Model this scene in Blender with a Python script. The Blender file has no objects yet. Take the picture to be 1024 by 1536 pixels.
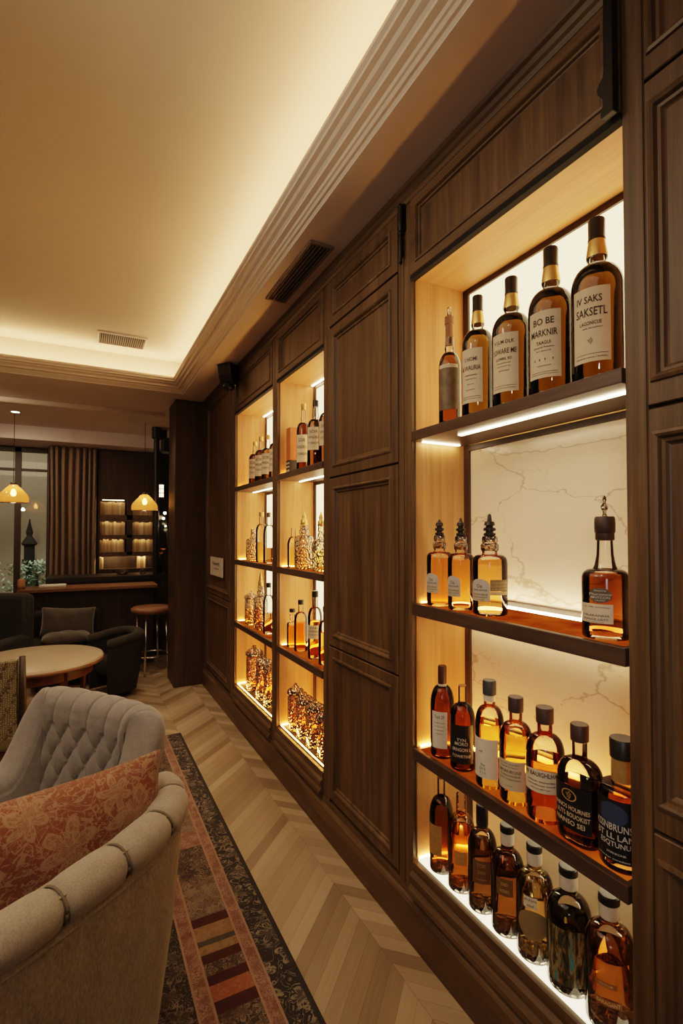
import bpy, bmesh, math, random
from mathutils import Vector, Matrix
random.seed(7)
PI = math.pi
C = bpy.context.scene.collection
SC = bpy.context.scene

# ------------------------------------------------------------------ object helpers
def link(o, parent=None):
    C.objects.link(o)
    if parent is not None: o.parent = parent
    return o
def tag(o, label, cat, group=None):
    o['label'] = label; o['category'] = cat
    if group: o['group'] = group
    return o
def thing(name, label, cat, loc=(0, 0, 0), rotz=0, group=None):
    o = bpy.data.objects.new(name, None); C.objects.link(o)
    o.empty_display_size = .05
    o.location = loc; o.rotation_euler = (0, 0, rotz)
    return tag(o, label, cat, group)
def obj(name, bm, mats, parent=None, smooth=False, bevel=0, loc=None, rot=None, angle=35):
    me = bpy.data.meshes.new(name)
    bmesh.ops.recalc_face_normals(bm, faces=bm.faces)
    bm.to_mesh(me); bm.free()
    if not isinstance(mats, (list, tuple)): mats = [mats]
    for m in mats: me.materials.append(m)
    o = bpy.data.objects.new(name, me); link(o, parent)
    if smooth:
        for p in me.polygons: p.use_smooth = True
        if smooth == 'auto':
            try: me.set_sharp_from_angle(angle=math.radians(angle))
            except Exception: pass
    if bevel:
        b = o.modifiers.new('bevel', 'BEVEL'); b.width = bevel; b.segments = 2; b.limit_method = 'ANGLE'
    if loc: o.location = loc
    if rot: o.rotation_euler = rot
    return o
def struct(name, bm, mats, parent=None, **k):
    o = obj(name, bm, mats, parent, **k)
    if parent is None: o['kind'] = 'structure'
    return o
def copy_tree(o, parent=None):
    c = o.copy(); C.objects.link(c); c.parent = parent
    for ch in list(o.children): copy_tree(ch, c)
    return c
def B(): return bmesh.new()
def bx(bm, x0, x1, y0, y1, z0, z1, mi=0):
    v = [bm.verts.new((x, y, z)) for x in (x0, x1) for y in (y0, y1) for z in (z0, z1)]
    for f in ((0,1,3,2),(4,6,7,5),(0,4,5,1),(2,3,7,6),(0,2,6,4),(1,5,7,3)):
        bm.faces.new([v[i] for i in f]).material_index = mi
    return v
def box(*a): 
    bm = B(); bx(bm, *a); return bm
def quad(bm, pts, mi=0):
    f = bm.faces.new([bm.verts.new(p) for p in pts]); f.material_index = mi; return f
def lathe(bm, prof, n=32, cx=0, cy=0, z=0, sx=1, sy=1, power=2, mi=0, cap=True, rot=0):
    rings = []
    for r, h in prof:
        ring = []
        for k in range(n):
            a = 2*PI*k/n + rot
            c, s = math.cos(a), math.sin(a)
            if power != 2:
                d = (abs(c)**power + abs(s)**power)**(-1/power); c, s = c*d, s*d
            ring.append(bm.verts.new((cx + r*sx*c, cy + r*sy*s, z + h)))
        rings.append(ring)
    for a, b in zip(rings, rings[1:]):
        for k in range(n):
            bm.faces.new((a[k], a[(k+1) % n], b[(k+1) % n], b[k])).material_index = mi
    if cap:
        bm.faces.new(rings[0][::-1]).material_index = mi
        bm.faces.new(rings[-1]).material_index = mi
    return rings
def tube(bm, pts, r, n=10, mi=0):
    pts = [Vector(p) for p in pts]; rings = []
    for i, p in enumerate(pts):
        t = (pts[min(i+1, len(pts)-1)] - pts[max(i-1, 0)]).normalized()
        up = Vector((0, 0, 1)) if abs(t.z) < .95 else Vector((1, 0, 0))
        a = t.cross(up).normalized(); b = a.cross(t)
        rr = r[i] if isinstance(r, (list, tuple)) else r
        rings.append([bm.verts.new(p + a*rr*math.cos(2*PI*k/n) + b*rr*math.sin(2*PI*k/n)) for k in range(n)])
    for a, b in zip(rings, rings[1:]):
        for k in range(n): bm.faces.new((a[k], a[(k+1) % n], b[(k+1) % n], b[k])).material_index = mi
    bm.faces.new(rings[0][::-1]).material_index = mi; bm.faces.new(rings[-1]).material_index = mi
def extrude_profile(bm, prof, a0, a1, place, mi=0, closed=True):
    """prof: 2-D outline, place(u, v, a) -> 3-D point, swept from a0 to a1."""
    A = [bm.verts.new(place(u, v, a0)) for u, v in prof]; D_ = [bm.verts.new(place(u, v, a1)) for u, v in prof]
    n = len(prof)
    for i in range(n if closed else n-1):
        bm.faces.new((A[i], A[(i+1) % n], D_[(i+1) % n], D_[i])).material_index = mi
    if closed:
        bm.faces.new(A[::-1]).material_index = mi; bm.faces.new(D_).material_index = mi
def grid(bm, fn, nu, nv, mi=0, wrap_u=False):
    V = [[bm.verts.new(fn(i/(nu if wrap_u else nu-1), j/(nv-1))) for j in range(nv)] for i in range(nu)]
    for i in range(nu if wrap_u else nu-1):
        for j in range(nv-1):
            bm.faces.new((V[i][j], V[(i+1) % nu][j], V[(i+1) % nu][j+1], V[i][j+1])).material_index = mi
    return V
def raised(bm, y0, y1, z0, z1, prof, xf, mi=0, mi_in=None, ez=0):
    """framed panel facing -x: prof = list of (inset, depth behind xf)."""
    rings = []
    for k, (ins, d) in enumerate(prof):
        e = ez if k > 2 else 0
        rings.append([bm.verts.new((xf + d, y, z)) for y, z in ((y0+ins, z0+ins+e), (y1-ins, z0+ins+e), (y1-ins, z1-ins-e), (y0+ins, z1-ins-e))])
    for a, b in zip(rings, rings[1:]):
        for k in range(4): bm.faces.new((a[k], a[(k+1) % 4], b[(k+1) % 4], b[k])).material_index = mi
    bm.faces.new(rings[-1]).material_index = mi if mi_in is None else mi_in
DOOR = [(0, .02), (0, .002), (.002, 0), (.038, 0), (.040, -.004), (.046, -.006), (.050, -.003), (.054, .004), (.060, .005), (.063, .010), (.066, .011)]
EDGE = [(0, .02), (0, .002), (.002, 0), (.006, 0), (.008, -.005), (.014, -.007), (.019, -.004), (.023, .003), (.029, .004), (.033, .009), (.036, .011)]
SLIM = [(0, .02), (0, .002), (.002, 0), (.030, 0), (.032, -.004), (.038, -.005), (.042, .003), (.047, .004), (.050, .010), (.052, .011)]

# ------------------------------------------------------------------ node helpers
class NT:
    def __init__(s, name):
        s.m = bpy.data.materials.new(name); s.m.use_nodes = True
        s.t = s.m.node_tree; s.t.nodes.clear()
        s.out = s.t.nodes.new('ShaderNodeOutputMaterial')
    def n(s, typ, **k):
        nd = s.t.nodes.new('ShaderNode' + typ)
        for a, v in k.items():
            if a.startswith('i_'):
                key = a[2:].replace('_', ' ')
                s.set(nd.inputs[key], v)
            else: setattr(nd, a, v)
        return nd
    def set(s, sock, v):
        if hasattr(v, 'is_output') or isinstance(v, bpy.types.NodeSocket): s.t.links.new(v, sock)
        else: sock.default_value = v
    def M(s, op, a, b=0.0, c=None, clamp=False):
        nd = s.t.nodes.new('ShaderNodeMath'); nd.operation = op; nd.use_clamp = clamp
        s.set(nd.inputs[0], a); s.set(nd.inputs[1], b)
        if c is not None: s.set(nd.inputs[2], c)
        return nd.outputs[0]
    def coord(s, scale=(1, 1, 1), loc=(0, 0, 0), rot=(0, 0, 0), kind='Object'):
        tc = s.n('TexCoord'); mp = s.n('Mapping')
        mp.inputs['Scale'].default_value = scale; mp.inputs['Location'].default_value = loc; mp.inputs['Rotation'].default_value = rot
        s.t.links.new(tc.outputs[kind], mp.inputs[0]); return mp.outputs[0]
    def xyz(s, vec=None):
        nd = s.n('SeparateXYZ'); s.set(nd.inputs[0], vec if vec is not None else s.coord()); return nd.outputs
    def comb(s, x, y, z):
        nd = s.n('CombineXYZ'); s.set(nd.inputs[0], x); s.set(nd.inputs[1], y); s.set(nd.inputs[2], z); return nd.outputs[0]
    def noise(s, vec, scale=5, detail=4, rough=.55, dist=0.0, out=0):
        nd = s.n('TexNoise'); s.set(nd.inputs['Vector'], vec)
        nd.inputs['Scale'].default_value = scale; nd.inputs['Detail'].default_value = detail
        nd.inputs['Roughness'].default_value = rough; nd.inputs['Distortion'].default_value = dist
        return nd.outputs[out]
    def vor(s, vec, scale, feature='F1', out='Distance', rnd=1.0):
        nd = s.n('TexVoronoi', feature=feature); s.set(nd.inputs['Vector'], vec); nd.inputs['Scale'].default_value = scale
        nd.inputs['Randomness'].default_value = rnd
        return nd.outputs[out]
    def ramp(s, fac, stops, interp='LINEAR'):
        nd = s.n('ValToRGB'); nd.color_ramp.interpolation = interp; e = nd.color_ramp.elements
        while len(e) < len(stops): e.new(.5)
        for k, (p, c) in enumerate(stops):
            e[k].position = p; e[k].color = (*c, 1) if len(c) == 3 else c
        s.set(nd.inputs[0], fac); return nd.outputs[0]
    def mix(s, fac, a, b, blend='MIX'):
        nd = s.n('Mix', data_type='RGBA', blend_type=blend)
        s.set(nd.inputs[0], fac)
        s.set(nd.inputs[6], (*a, 1) if isinstance(a, tuple) and len(a) == 3 else a)
        s.set(nd.inputs[7], (*b, 1) if isinstance(b, tuple) and len(b) == 3 else b)
        return nd.outputs[2]
    def bump(s, h, strength=.2, dist=.01):
        nd = s.n('Bump'); nd.inputs['Strength'].default_value = strength; nd.inputs['Distance'].default_value = dist
        s.set(nd.inputs['Height'], h); return nd.outputs[0]
    def pbr(s, color, rough=.5, metal=0, normal=None, **k):
        p = s.n('BsdfPrincipled')
        s.set(p.inputs['Base Color'], (*color, 1) if isinstance(color, tuple) and len(color) == 3 else color)
        s.set(p.inputs['Roughness'], rough); p.inputs['Metallic'].default_value = metal
        if normal is not None: s.set(p.inputs['Normal'], normal)
        for a, v in k.items(): s.set(p.inputs[a.replace('_', ' ')], v)
        s.t.links.new(p.outputs[0], s.out.inputs[0]); return p
    def surf(s, sh): s.t.links.new(sh, s.out.inputs[0]); return s.m

def plain(name, col, rough=.5, metal=0, vary=.08, scale=30, bump=0, **k):
    t = NT(name); v = t.coord()
    nz = t.noise(v, scale, 3)
    c = t.mix(nz, tuple(x*(1-vary) for x in col), tuple(min(1, x*(1+vary)) for x in col))
    nm = t.bump(nz, bump, .002) if bump else None
    t.pbr(c, rough, metal, nm, **k); return t.m
def emit(name, col, strength):
    t = NT(name); e = t.n('Emission'); e.inputs[0].default_value = (*col, 1); e.inputs[1].default_value = strength
    return t.surf(e.outputs[0])
def wood(name, dark, mid, light, axis='z', rough=.38, scale=1.0, coat=.0):
    t = NT(name)
    sc = {'z': (14, 14, .9), 'y': (14, .9, 14), 'x': (.9, 14, 14)}[axis]
    v = t.coord(tuple(q*scale for q in sc))
    a = t.noise(v, 1.6, 5, .6, .6)
    sc2 = {'z': (90, 90, 2.5), 'y': (90, 2.5, 90), 'x': (2.5, 90, 90)}[axis]
    b = t.noise(t.coord(tuple(q*scale for q in sc2)), 2.0, 3, .6)
    f = t.M('ADD', t.M('MULTIPLY', a, .75), t.M('MULTIPLY', b, .3))
    c = t.ramp(f, [(.30, dark), (.52, mid), (.74, light)])
    t.pbr(c, t.M('ADD', rough, t.M('MULTIPLY', b, .12)), 0, t.bump(b, .12, .002), Coat_Weight=coat, Coat_Roughness=.25)
    return t.m

MT = {}
MT['dark'] = wood('dark walnut', (.034, .0195, .0095), (.090, .053, .0245), (.170, .106, .052), 'z', .42)
MT['dark_h'] = wood('dark walnut lengthwise', (.034, .0195, .0095), (.088, .052, .024), (.160, .100, .049), 'y', .42)
MT['darker'] = wood('near black walnut', (.018, .0105, .0065), (.034, .020, .012), (.056, .034, .020), 'z', .40)
MT['column'] = wood('column walnut', (.022, .013, .0075), (.050, .030, .016), (.085, .053, .029), 'z', .42)
MT['shelf'] = wood('shelf walnut', (.040, .024, .016), (.066, .042, .028), (.10, .064, .044), 'y', .34)
MT['oak'] = wood('honey oak', (.27, .125, .042), (.42, .215, .080), (.54, .305, .125), 'z', .45, .6)
MT['oak_h'] = wood('honey oak lengthwise', (.30, .165, .072), (.44, .25, .115), (.56, .35, .17), 'y', .45, .6)
MT['table_wood'] = wood('red mahogany', (.05, .016, .007), (.10, .034, .014), (.17, .06, .026), 'z', .35)
MT['counter_wood'] = wood('counter oak', (.10, .045, .018), (.17, .08, .033), (.26, .13, .055), 'x', .35)
MT['black'] = plain('black iron', (.012, .011, .010), .45, .5)
MT['black_plastic'] = plain('black plastic', (.014, .014, .016), .38)
MT['cap_black'] = plain('black cap', (.016, .014, .013), .4)
MT['matte_black'] = plain('black stone and gap shade', (.010, .010, .009), .95)
MT['chrome'] = plain('chrome', (.75, .72, .68), .12, 1)
MT['steel'] = plain('brushed metal', (.25, .23, .2), .35, 1)
MT['plaster'] = plain('ceiling plaster', (.48, .43, .38), .9, 0, .03, 3)
MT['cornice'] = plain('cornice paint', (.60, .53, .46), .7, 0, .02, 3)
MT['soffit'] = plain('soffit paint', (.60, .55, .55), .9, 0, .03, 3)
MT['white_back'] = plain('cream backing', (.56, .46, .32), .6, 0, .02, 3)
MT['tan_back'] = plain('tan base', (.50, .36, .20), .5, 0, .03, 5)
MT['wallpaint'] = plain('taupe wall', (.30, .24, .18), .9, 0, .05, 3)
MT['vent_dark'] = plain('vent slat', (.17, .14, .11), .6)
MT['vent_hole'] = plain('vent shadow', (.012, .011, .01), .8)
WARM = (1.0, .66, .33)
MT['led'] = emit('led warm white', (1.0, .74, .44), 24)
MT['led_amber'] = emit('led amber', (1.0, .42, .09), 70)
MT['led_cove'] = emit('cove led', (1.0, .60, .28), 32)
MT['back_glow'] = emit('backlit white panel', (1.0, .72, .38), 3.2)
MT['base_glow'] = emit('backlit base panel', (1.0, .80, .50), 3.4)
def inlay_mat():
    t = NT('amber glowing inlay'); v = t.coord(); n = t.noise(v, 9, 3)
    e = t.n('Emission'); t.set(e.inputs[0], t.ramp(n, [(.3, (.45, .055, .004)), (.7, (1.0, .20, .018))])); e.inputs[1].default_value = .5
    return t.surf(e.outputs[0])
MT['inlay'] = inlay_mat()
MT['bulb'] = emit('bulb', (1.0, .66, .30), 45)
MT['down'] = emit('downlight disc', (1.0, .88, .70), 30)

def marble():
    t = NT('cream marble')
    v = t.coord((1, .62, 1.35), (0, .35, .12))
    d = t.noise(v, 3.2, 5, .6, 0, 1)
    vm = t.n('VectorMath', operation='MULTIPLY_ADD'); t.set(vm.inputs[0], d); vm.inputs[1].default_value = (.34, .34, .34); t.set(vm.inputs[2], v)
    e1 = t.vor(vm.outputs[0], 3.3, 'DISTANCE_TO_EDGE'); e2 = t.vor(vm.outputs[0], 7.5, 'DISTANCE_TO_EDGE')
    k = t.noise(v, 4, 2)
    w1 = t.M('MULTIPLY', t.M('SUBTRACT', k, .36, clamp=True), .085)
    l1 = t.M('SUBTRACT', 1.0, t.M('DIVIDE', e1, t.M('ADD', w1, .0006)), clamp=True)
    l2 = t.M('MULTIPLY', t.M('SUBTRACT', 1.0, t.M('DIVIDE', e2, .012), clamp=True), t.M('MULTIPLY', t.M('SUBTRACT', k, .5, clamp=True), 2.0))
    cl = t.noise(v, 2.0, 4)
    base = t.mix(cl, (.80, .70, .56), (.70, .59, .44))
    c = t.mix(t.M('MULTIPLY', l1, .62), base, (.30, .20, .13)); c = t.mix(l2, c, (.42, .31, .21))
    t.pbr(c, .22); return t.m
MT['marble'] = marble()

def floor_mat():
    t = NT('chevron oak floor'); x, y, z = t.xyz()
    W = .27
    xs = t.M('SUBTRACT', x, .85)
    # distance to the nearest apex line (period 2W)
    m = t.M('ABSOLUTE', t.M('WRAP', xs, W, -W))
    s = t.M('ADD', y, m)                     # plank direction is 45 degrees
    pw = .066
    pid = t.M('FLOOR', t.M('DIVIDE', s, pw)); pf = t.M('FRACT', t.M('DIVIDE', s, pw))
    col = t.M('FLOOR', t.M('DIVIDE', xs, W))
    wn = t.n('TexWhiteNoise', noise_dimensions='3D'); t.set(wn.inputs['Vector'], t.comb(pid, col, 3.0))
    rnd = wn.outputs['Value']
    along = t.M('SUBTRACT', m, y)
    g = t.noise(t.comb(t.M('MULTIPLY', s, 60), t.M('MULTIPLY', along, 3), t.M('MULTIPLY', rnd, 40)), 1.4, 4, .6)
    c = t.ramp(t.M('ADD', t.M('MULTIPLY', rnd, .75), t.M('MULTIPLY', g, .4)), [(.1, (.185, .128, .078)), (.5, (.275, .205, .124)), (.95, (.40, .305, .205))])
    gap = t.M('MINIMUM', pf, t.M('SUBTRACT', 1.0, pf))
    e = t.M('LESS_THAN', gap, .022)
    j = t.M('LESS_THAN', t.M('MINIMUM', m, t.M('SUBTRACT', W, m)), .0012)
    e = t.M('MAXIMUM', e, j)
    c = t.mix(t.M('MULTIPLY', e, .38), c, (.10, .065, .035))
    t.pbr(c, t.M('ADD', .34, t.M('MULTIPLY', g, .2)), 0, t.bump(t.M('SUBTRACT', g, e), .12, .002)); return t.m
MT['floor'] = floor_mat()

def fabric(name, c1, c2, scale=420, stretch=(1, 1, 1), bump=.3, rough=.95, sheen=.25):
    t = NT(name); v = t.coord(stretch)
    a = t.noise(v, scale, 2, .6); b = t.noise(v, scale*.12, 3)
    f = t.M('ADD', t.M('MULTIPLY', a, .75), t.M('MULTIPLY', b, .3))
    c = t.ramp(f, [(.36, c1), (.68, c2)])
    t.pbr(c, rough, 0, t.bump(a, bump, .002), Sheen_Weight=sheen, Sheen_Roughness=.5); return t.m
MT['grey_fabric'] = fabric('grey wool', (.165, .158, .152), (.25, .238, .228), 380, (1, 1, 1), .25)
MT['linen'] = fabric('olive linen', (.19, .16, .105), (.33, .285, .20), 260, (1, 1, .45), .4)
MT['linen_rim'] = fabric('taupe linen', (.235, .21, .165), (.34, .305, .245), 380, (1, 1, 1), .25)
MT['seam'] = plain('shadowed seam', (.150, .130, .098), .95)
MT['dark_fabric'] = fabric('charcoal velvet', (.010, .0085, .007), (.021, .018, .014), 120, (1, 1, 1), .3, sheen=.02)
MT['dark_fabric2'] = fabric('worn charcoal velvet', (.016, .0135, .010), (.036, .031, .024), 90, sheen=.04)
MT['brown_fabric'] = fabric('brown grey fabric', (.048, .042, .032), (.078, .068, .052), 160, (1, 1, 1), .3)
MT['green_fabric'] = fabric('dark green velvet', (.009, .010, .007), (.027, .028, .019), 60, (1, 1, 1), .3, sheen=.03)
MT['olive_fabric'] = fabric('plain olive fabric', (.11, .09, .035), (.17, .14, .06), 300)
MT['curtain'] = fabric('brown curtain cloth', (.150, .104, .068), (.215, .155, .104), 120, (1, 1, .3), .2)
MT['seat_leather'] = plain('tan leather', (.22, .10, .05), .4, 0, .15, 20)
MT['tabletop'] = plain('pale table top', (.42, .33, .235), .32, 0, .10, 5)
def olive_weave():
    t = NT('patterned olive weave'); v = t.coord()
    e = t.vor(v, 110, 'DISTANCE_TO_EDGE', rnd=.5); n = t.noise(v, 30, 3)
    f = t.M('ADD', t.M('MULTIPLY', e, 1.6), t.M('MULTIPLY', n, .3))
    c = t.ramp(f, [(.18, (.05, .04, .018)), (.42, (.23, .19, .105)), (.8, (.33, .285, .175))])
    t.pbr(c, .9, 0, t.bump(e, .4, .003)); return t.m
MT['olive_weave'] = olive_weave()

def flowers(t, v, scale, petals=6, rnd=.8):
    """returns (petal outline mask, petal fill, stroke) from a voronoi of flower centres in the plane of v (x,y)"""
    vn = t.n('TexVoronoi', feature='F1', voronoi_dimensions='2D'); t.set(vn.inputs['Vector'], v); vn.inputs['Scale'].default_value = scale
    vn.inputs['Randomness'].default_value = rnd
    dv = t.n('VectorMath', operation='SUBTRACT'); t.set(dv.inputs[0], v); t.set(dv.inputs[1], vn.outputs['Position'])
    x, y, _ = t.xyz(dv.outputs[0])
    ang = t.M('ARCTAN2', y, x); d = t.M('MULTIPLY', vn.outputs['Distance'], 1.0)
    cx, cy, cz = t.xyz(vn.outputs['Color'])
    ph = t.M('MULTIPLY', cx, 6.28)
    pet = t.M('ABSOLUTE', t.M('COSINE', t.M('ADD', t.M('MULTIPLY', ang, petals/2), ph)))
    R = t.M('MULTIPLY', t.M('ADD', .14, t.M('MULTIPLY', pet, .30)), t.M('ADD', .6, t.M('MULTIPLY', cy, .6)))
    q = t.M('DIVIDE', d, R)
    fill = t.M('LESS_THAN', q, 1.0)
    line = t.M('LESS_THAN', t.M('ABSOLUTE', t.M('SUBTRACT', q, 1.0)), .10)
    vein = t.M('MULTIPLY', fill, t.M('LESS_THAN', t.M('ABSOLUTE', t.M('SINE', t.M('MULTIPLY', ang, petals*2.0))), .28))
    return line, fill, vein, d
def contour(t, v, scale, width, dist=1.2, detail=2):
    a = t.noise(v, scale, detail, .5, dist)
    return t.M('LESS_THAN', t.M('ABSOLUTE', t.M('SUBTRACT', t.M('FRACT', t.M('MULTIPLY', a, 5.0)), .5)), width)
def pillow_mat():
    t = NT('rust floral cloth'); v = t.coord()
    wob = t.noise(v, 20, 2, .5, 0, 1)
    vm = t.n('VectorMath', operation='MULTIPLY_ADD'); t.set(vm.inputs[0], wob); vm.inputs[1].default_value = (.02, .02, 0); t.set(vm.inputs[2], v)
    l, f, ve, d = flowers(t, vm.outputs[0], 9.5, 6)
    k1 = contour(t, v, 9, .055, 2.5); k2 = t.M('MAXIMUM', contour(t, v, 17, .075, 2.0), contour(t, v, 27, .07, 2.5))
    lines = t.M('MAXIMUM', t.M('MAXIMUM', l, ve), t.M('MAXIMUM', k1, k2))
    n = t.noise(v, 6, 3); thr = t.noise(v, 600, 1)
    base = t.ramp(n, [(.3, (.150, .042, .020)), (.5, (.195, .062, .030)), (.75, (.22, .098, .050))])
    base = t.mix(t.M('MULTIPLY', f, .6), base, (.28, .165, .092))
    c = t.mix(t.M('MULTIPLY', lines, .66), base, (.37, .265, .165))
    c = t.mix(t.M('MULTIPLY', thr, .35), c, (.16, .055, .025))
    t.pbr(c, .9, 0, t.bump(t.M('ADD', thr, lines), .3, .002), Sheen_Weight=.2); return t.m
MT['pillow'] = pillow_mat()
def rug_mat(name, base, lines, accent, scale=9, cover=.5, lw=.09):
    t = NT(name); v = t.coord()
    l, f, ve, d = flowers(t, v, scale, 6, .6)
    k = contour(t, v, scale*2.2, lw, 1.8)
    n = t.noise(v, 25, 4); p = t.noise(v, 420, 2)
    m = t.M('MAXIMUM', t.M('MAXIMUM', l, ve), k)
    m = t.M('MULTIPLY', m, t.M('MULTIPLY', t.M('SUBTRACT', n, .28, clamp=True), 3.2, clamp=True), clamp=True)
    c = t.mix(t.M('MULTIPLY', f, .45), base, accent); c = t.mix(t.M('MULTIPLY', m, cover), c, lines)
    c = t.mix(t.M('MULTIPLY', p, .45), c, tuple(q*.45 for q in base))
    t.pbr(c, .95, 0, t.bump(t.M('ADD', p, t.M('MULTIPLY', m, .4)), .5, .004)); return t.m
def bookmat(name, col):
    t = NT(name); v = t.coord()
    a = t.noise(v, 40, 2)
    x, y, z = t.xyz(v)
    band = t.M('LESS_THAN', t.M('ABSOLUTE', t.M('SUBTRACT', t.M('FRACT', t.M('MULTIPLY', z, 12)), .5)), .08)
    c = t.mix(a, tuple(q*.7 for q in col), col); c = t.mix(t.M('MULTIPLY', band, .4), c, tuple(q*.4 for q in col))
    t.pbr(c, .6); return t.m

def glass_mat(name, tint=(1, 1, 1), edge=.42, rough=.02, gloss=1.0):
    t = NT(name)
    fr = t.n('Fresnel'); fr.inputs['IOR'].default_value = 1.48
    lw = t.n('LayerWeight'); lw.inputs['Blend'].default_value = .35
    tc = t.ramp(lw.outputs['Facing'], [(.0, tint), (.55, tuple(q*.93 for q in tint)), (.93, tuple(q*edge for q in tint))])
    tr = t.n('BsdfTransparent'); t.set(tr.inputs[0], tc)
    gl = t.n('BsdfGlossy'); gl.inputs['Roughness'].default_value = rough; gl.inputs[0].default_value = (gloss, gloss, gloss, 1)
    mx = t.n('MixShader'); t.set(mx.inputs[0], fr.outputs[0]); t.set(mx.inputs[1], tr.outputs[0]); t.set(mx.inputs[2], gl.outputs[0])
    return t.surf(mx.outputs[0])
MT['glass'] = glass_mat('clear bottle glass', (1, .985, .96), .62)
MT['glass_dark'] = glass_mat('smoky bottle glass', (.62, .45, .28))
MT['pane'] = glass_mat('window pane', (.95, .96, .95), .9, .0)
def cut_glass(name, tint):
    t = NT(name); v = t.coord()
    e = t.vor(v, 78, 'F1'); nm = t.bump(e, 1.0, .010)
    lw = t.n('LayerWeight'); lw.inputs['Blend'].default_value = .4; t.set(lw.inputs['Normal'], nm)
    fr = t.n('Fresnel'); fr.inputs['IOR'].default_value = 1.7; t.set(fr.inputs['Normal'], nm)
    tr = t.n('BsdfTransparent'); t.set(tr.inputs[0], t.mix(lw.outputs['Facing'], tint, tuple(q*.18 for q in tint)))
    gl = t.n('BsdfGlossy'); gl.inputs['Roughness'].default_value = .05; t.set(gl.inputs['Normal'], nm)
    mx = t.n('MixShader'); t.set(mx.inputs[0], t.M('ADD', fr.outputs[0], .12)); t.set(mx.inputs[1], tr.outputs[0]); t.set(mx.inputs[2], gl.outputs[0])
    return t.surf(mx.outputs[0])
MT['base_glass'] = cut_glass('thick base glass', (.34, .25, .14))
MT['cut_glass'] = cut_glass('cut crystal', (.95, .86, .70))
MT['cut_amber'] = cut_glass('cut amber crystal', (.94, .70, .34))
_liq = {}
def liquid(col, dens):
    key = (col, dens)
    if key in _liq: return _liq[key]
    t = NT('spirit')
    g = t.n('BsdfGlass'); g.inputs['IOR'].default_value = 1.09; g.inputs['Roughness'].default_value = 0
    t.t.links.new(g.outputs[0], t.out.inputs[0])
    ab = t.n('VolumeAbsorption'); ab.inputs[0].default_value = (*col, 1); ab.inputs[1].default_value = dens
    t.t.links.new(ab.outputs[0], t.out.inputs[1])
    _liq[key] = t.m; return t.m
AMB = (.95, .70, .18); BRN = (.62, .42, .16); GLD = (.98, .84, .34); RED = (.86, .56, .20)
_paper = {}
def paper(col, rough=.7, gl=0):
    if col not in _paper: _paper[col] = plain('label paper', col, rough, 0, .07, 60, .05)
    return _paper[col]
CREAM = (.62, .52, .38); WHITE = (.62, .58, .50); INK = (.03, .022, .018); SILV = (.45, .42, .38); INKG = (.14, .11, .085)
GOLD = (.50, .32, .10)

# ------------------------------------------------------------------ lettering
_txt = {}
def text_geo(s, bold=True):
    if s in _txt: return _txt[s]
    cu = bpy.data.curves.new('lettering', 'FONT'); cu.body = s; cu.size = 1; cu.resolution_u = 2; cu.align_x = 'CENTER'
    if bold: cu.offset = .012
    o = bpy.data.objects.new('lettering', cu); C.objects.link(o)
    bpy.context.view_layer.update()
    me = bpy.data.meshes.new_from_object(o.evaluated_get(bpy.context.evaluated_depsgraph_get()))
    vs = [tuple(v.co)[:2] for v in me.vertices]; fs = [tuple(p.vertices) for p in me.polygons]
    bpy.data.objects.remove(o); bpy.data.meshes.remove(me); bpy.data.curves.remove(cu)
    x0 = min(v[0] for v in vs); x1 = max(v[0] for v in vs); y0 = min(v[1] for v in vs); y1 = max(v[1] for v in vs)
    vs = [((x - (x0+x1)/2), (y - (y0+y1)/2)) for x, y in vs]
    _txt[s] = (vs, fs, x1-x0, y1-y0); return _txt[s]
def put_text(bm, s, place, width, height=None, mi=1):
    vs, fs, w, h = text_geo(s)
    kx = width/w; ky = kx if height is None else height/h
    V = [bm.verts.new(place(x*kx, y*ky)) for x, y in vs]
    for f in fs:
        try: bm.faces.new([V[i] for i in f]).material_index = mi
        except ValueError: pass

# ------------------------------------------------------------------ bottles (base at origin, label faces -x)
def around(R, sx=1, sy=1, a0=0.0, power=2):
    """map (arc length, height) onto the body; positive arc runs towards -y."""
    def f(u, h, off=0.0):
        a = u/R + a0
        c, s = math.cos(a), math.sin(a)
        if power != 2:
            d = (abs(c)**power + abs(s)**power)**(-1/power); c, s = c*d, s*d
        return (-(R*sx+off)*c, -(R*sy+off)*s, h)
    return f
def label_mesh(R, z0, z1, half, center=0.0, lines=(), sx=1, sy=1, power=2, shape='rect', off=.0010, art=None):
    bm = B(); P = around(R, sx, sy, center, power); w = half*R
    n = 22
    cols = []
    for i in range(n+1):
        u = -w + 2*w*i/n
        q = u/w
        lo, hi = z0, z1
        if shape == 'oval':
            k = math.sqrt(max(0, 1-q*q)); mid = (z0+z1)/2; lo = mid - (mid-z0)*max(k, .02); hi = mid + (z1-mid)*max(k, .02)
        if shape == 'arch': hi = z0 + (z1-z0)*(.5 + .5*math.sqrt(max(0, 1-q*q)))
        if shape == 'dip': hi = z1 - (z1-z0)*.12*q*q
        cols.append((bm.verts.new(P(u, lo, off)), bm.verts.new(P(u, hi, off))))
    for a, b in zip(cols, cols[1:]): bm.faces.new((a[0], b[0], b[1], a[1]))
    for ln in lines:
        s, zf, wf = ln[0], ln[1], ln[2]
        hh = ln[3]*(z1-z0) if len(ln) > 3 and ln[3] else None
        du = ln[4]*w if len(ln) > 4 else 0
        put_text(bm, s, lambda x, y: P(x+du, z0 + zf*(z1-z0) + y, off+.0007), wf*2*w, hh)
    if art: art(bm, P, w, z0, z1, off)
    return bm
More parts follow.
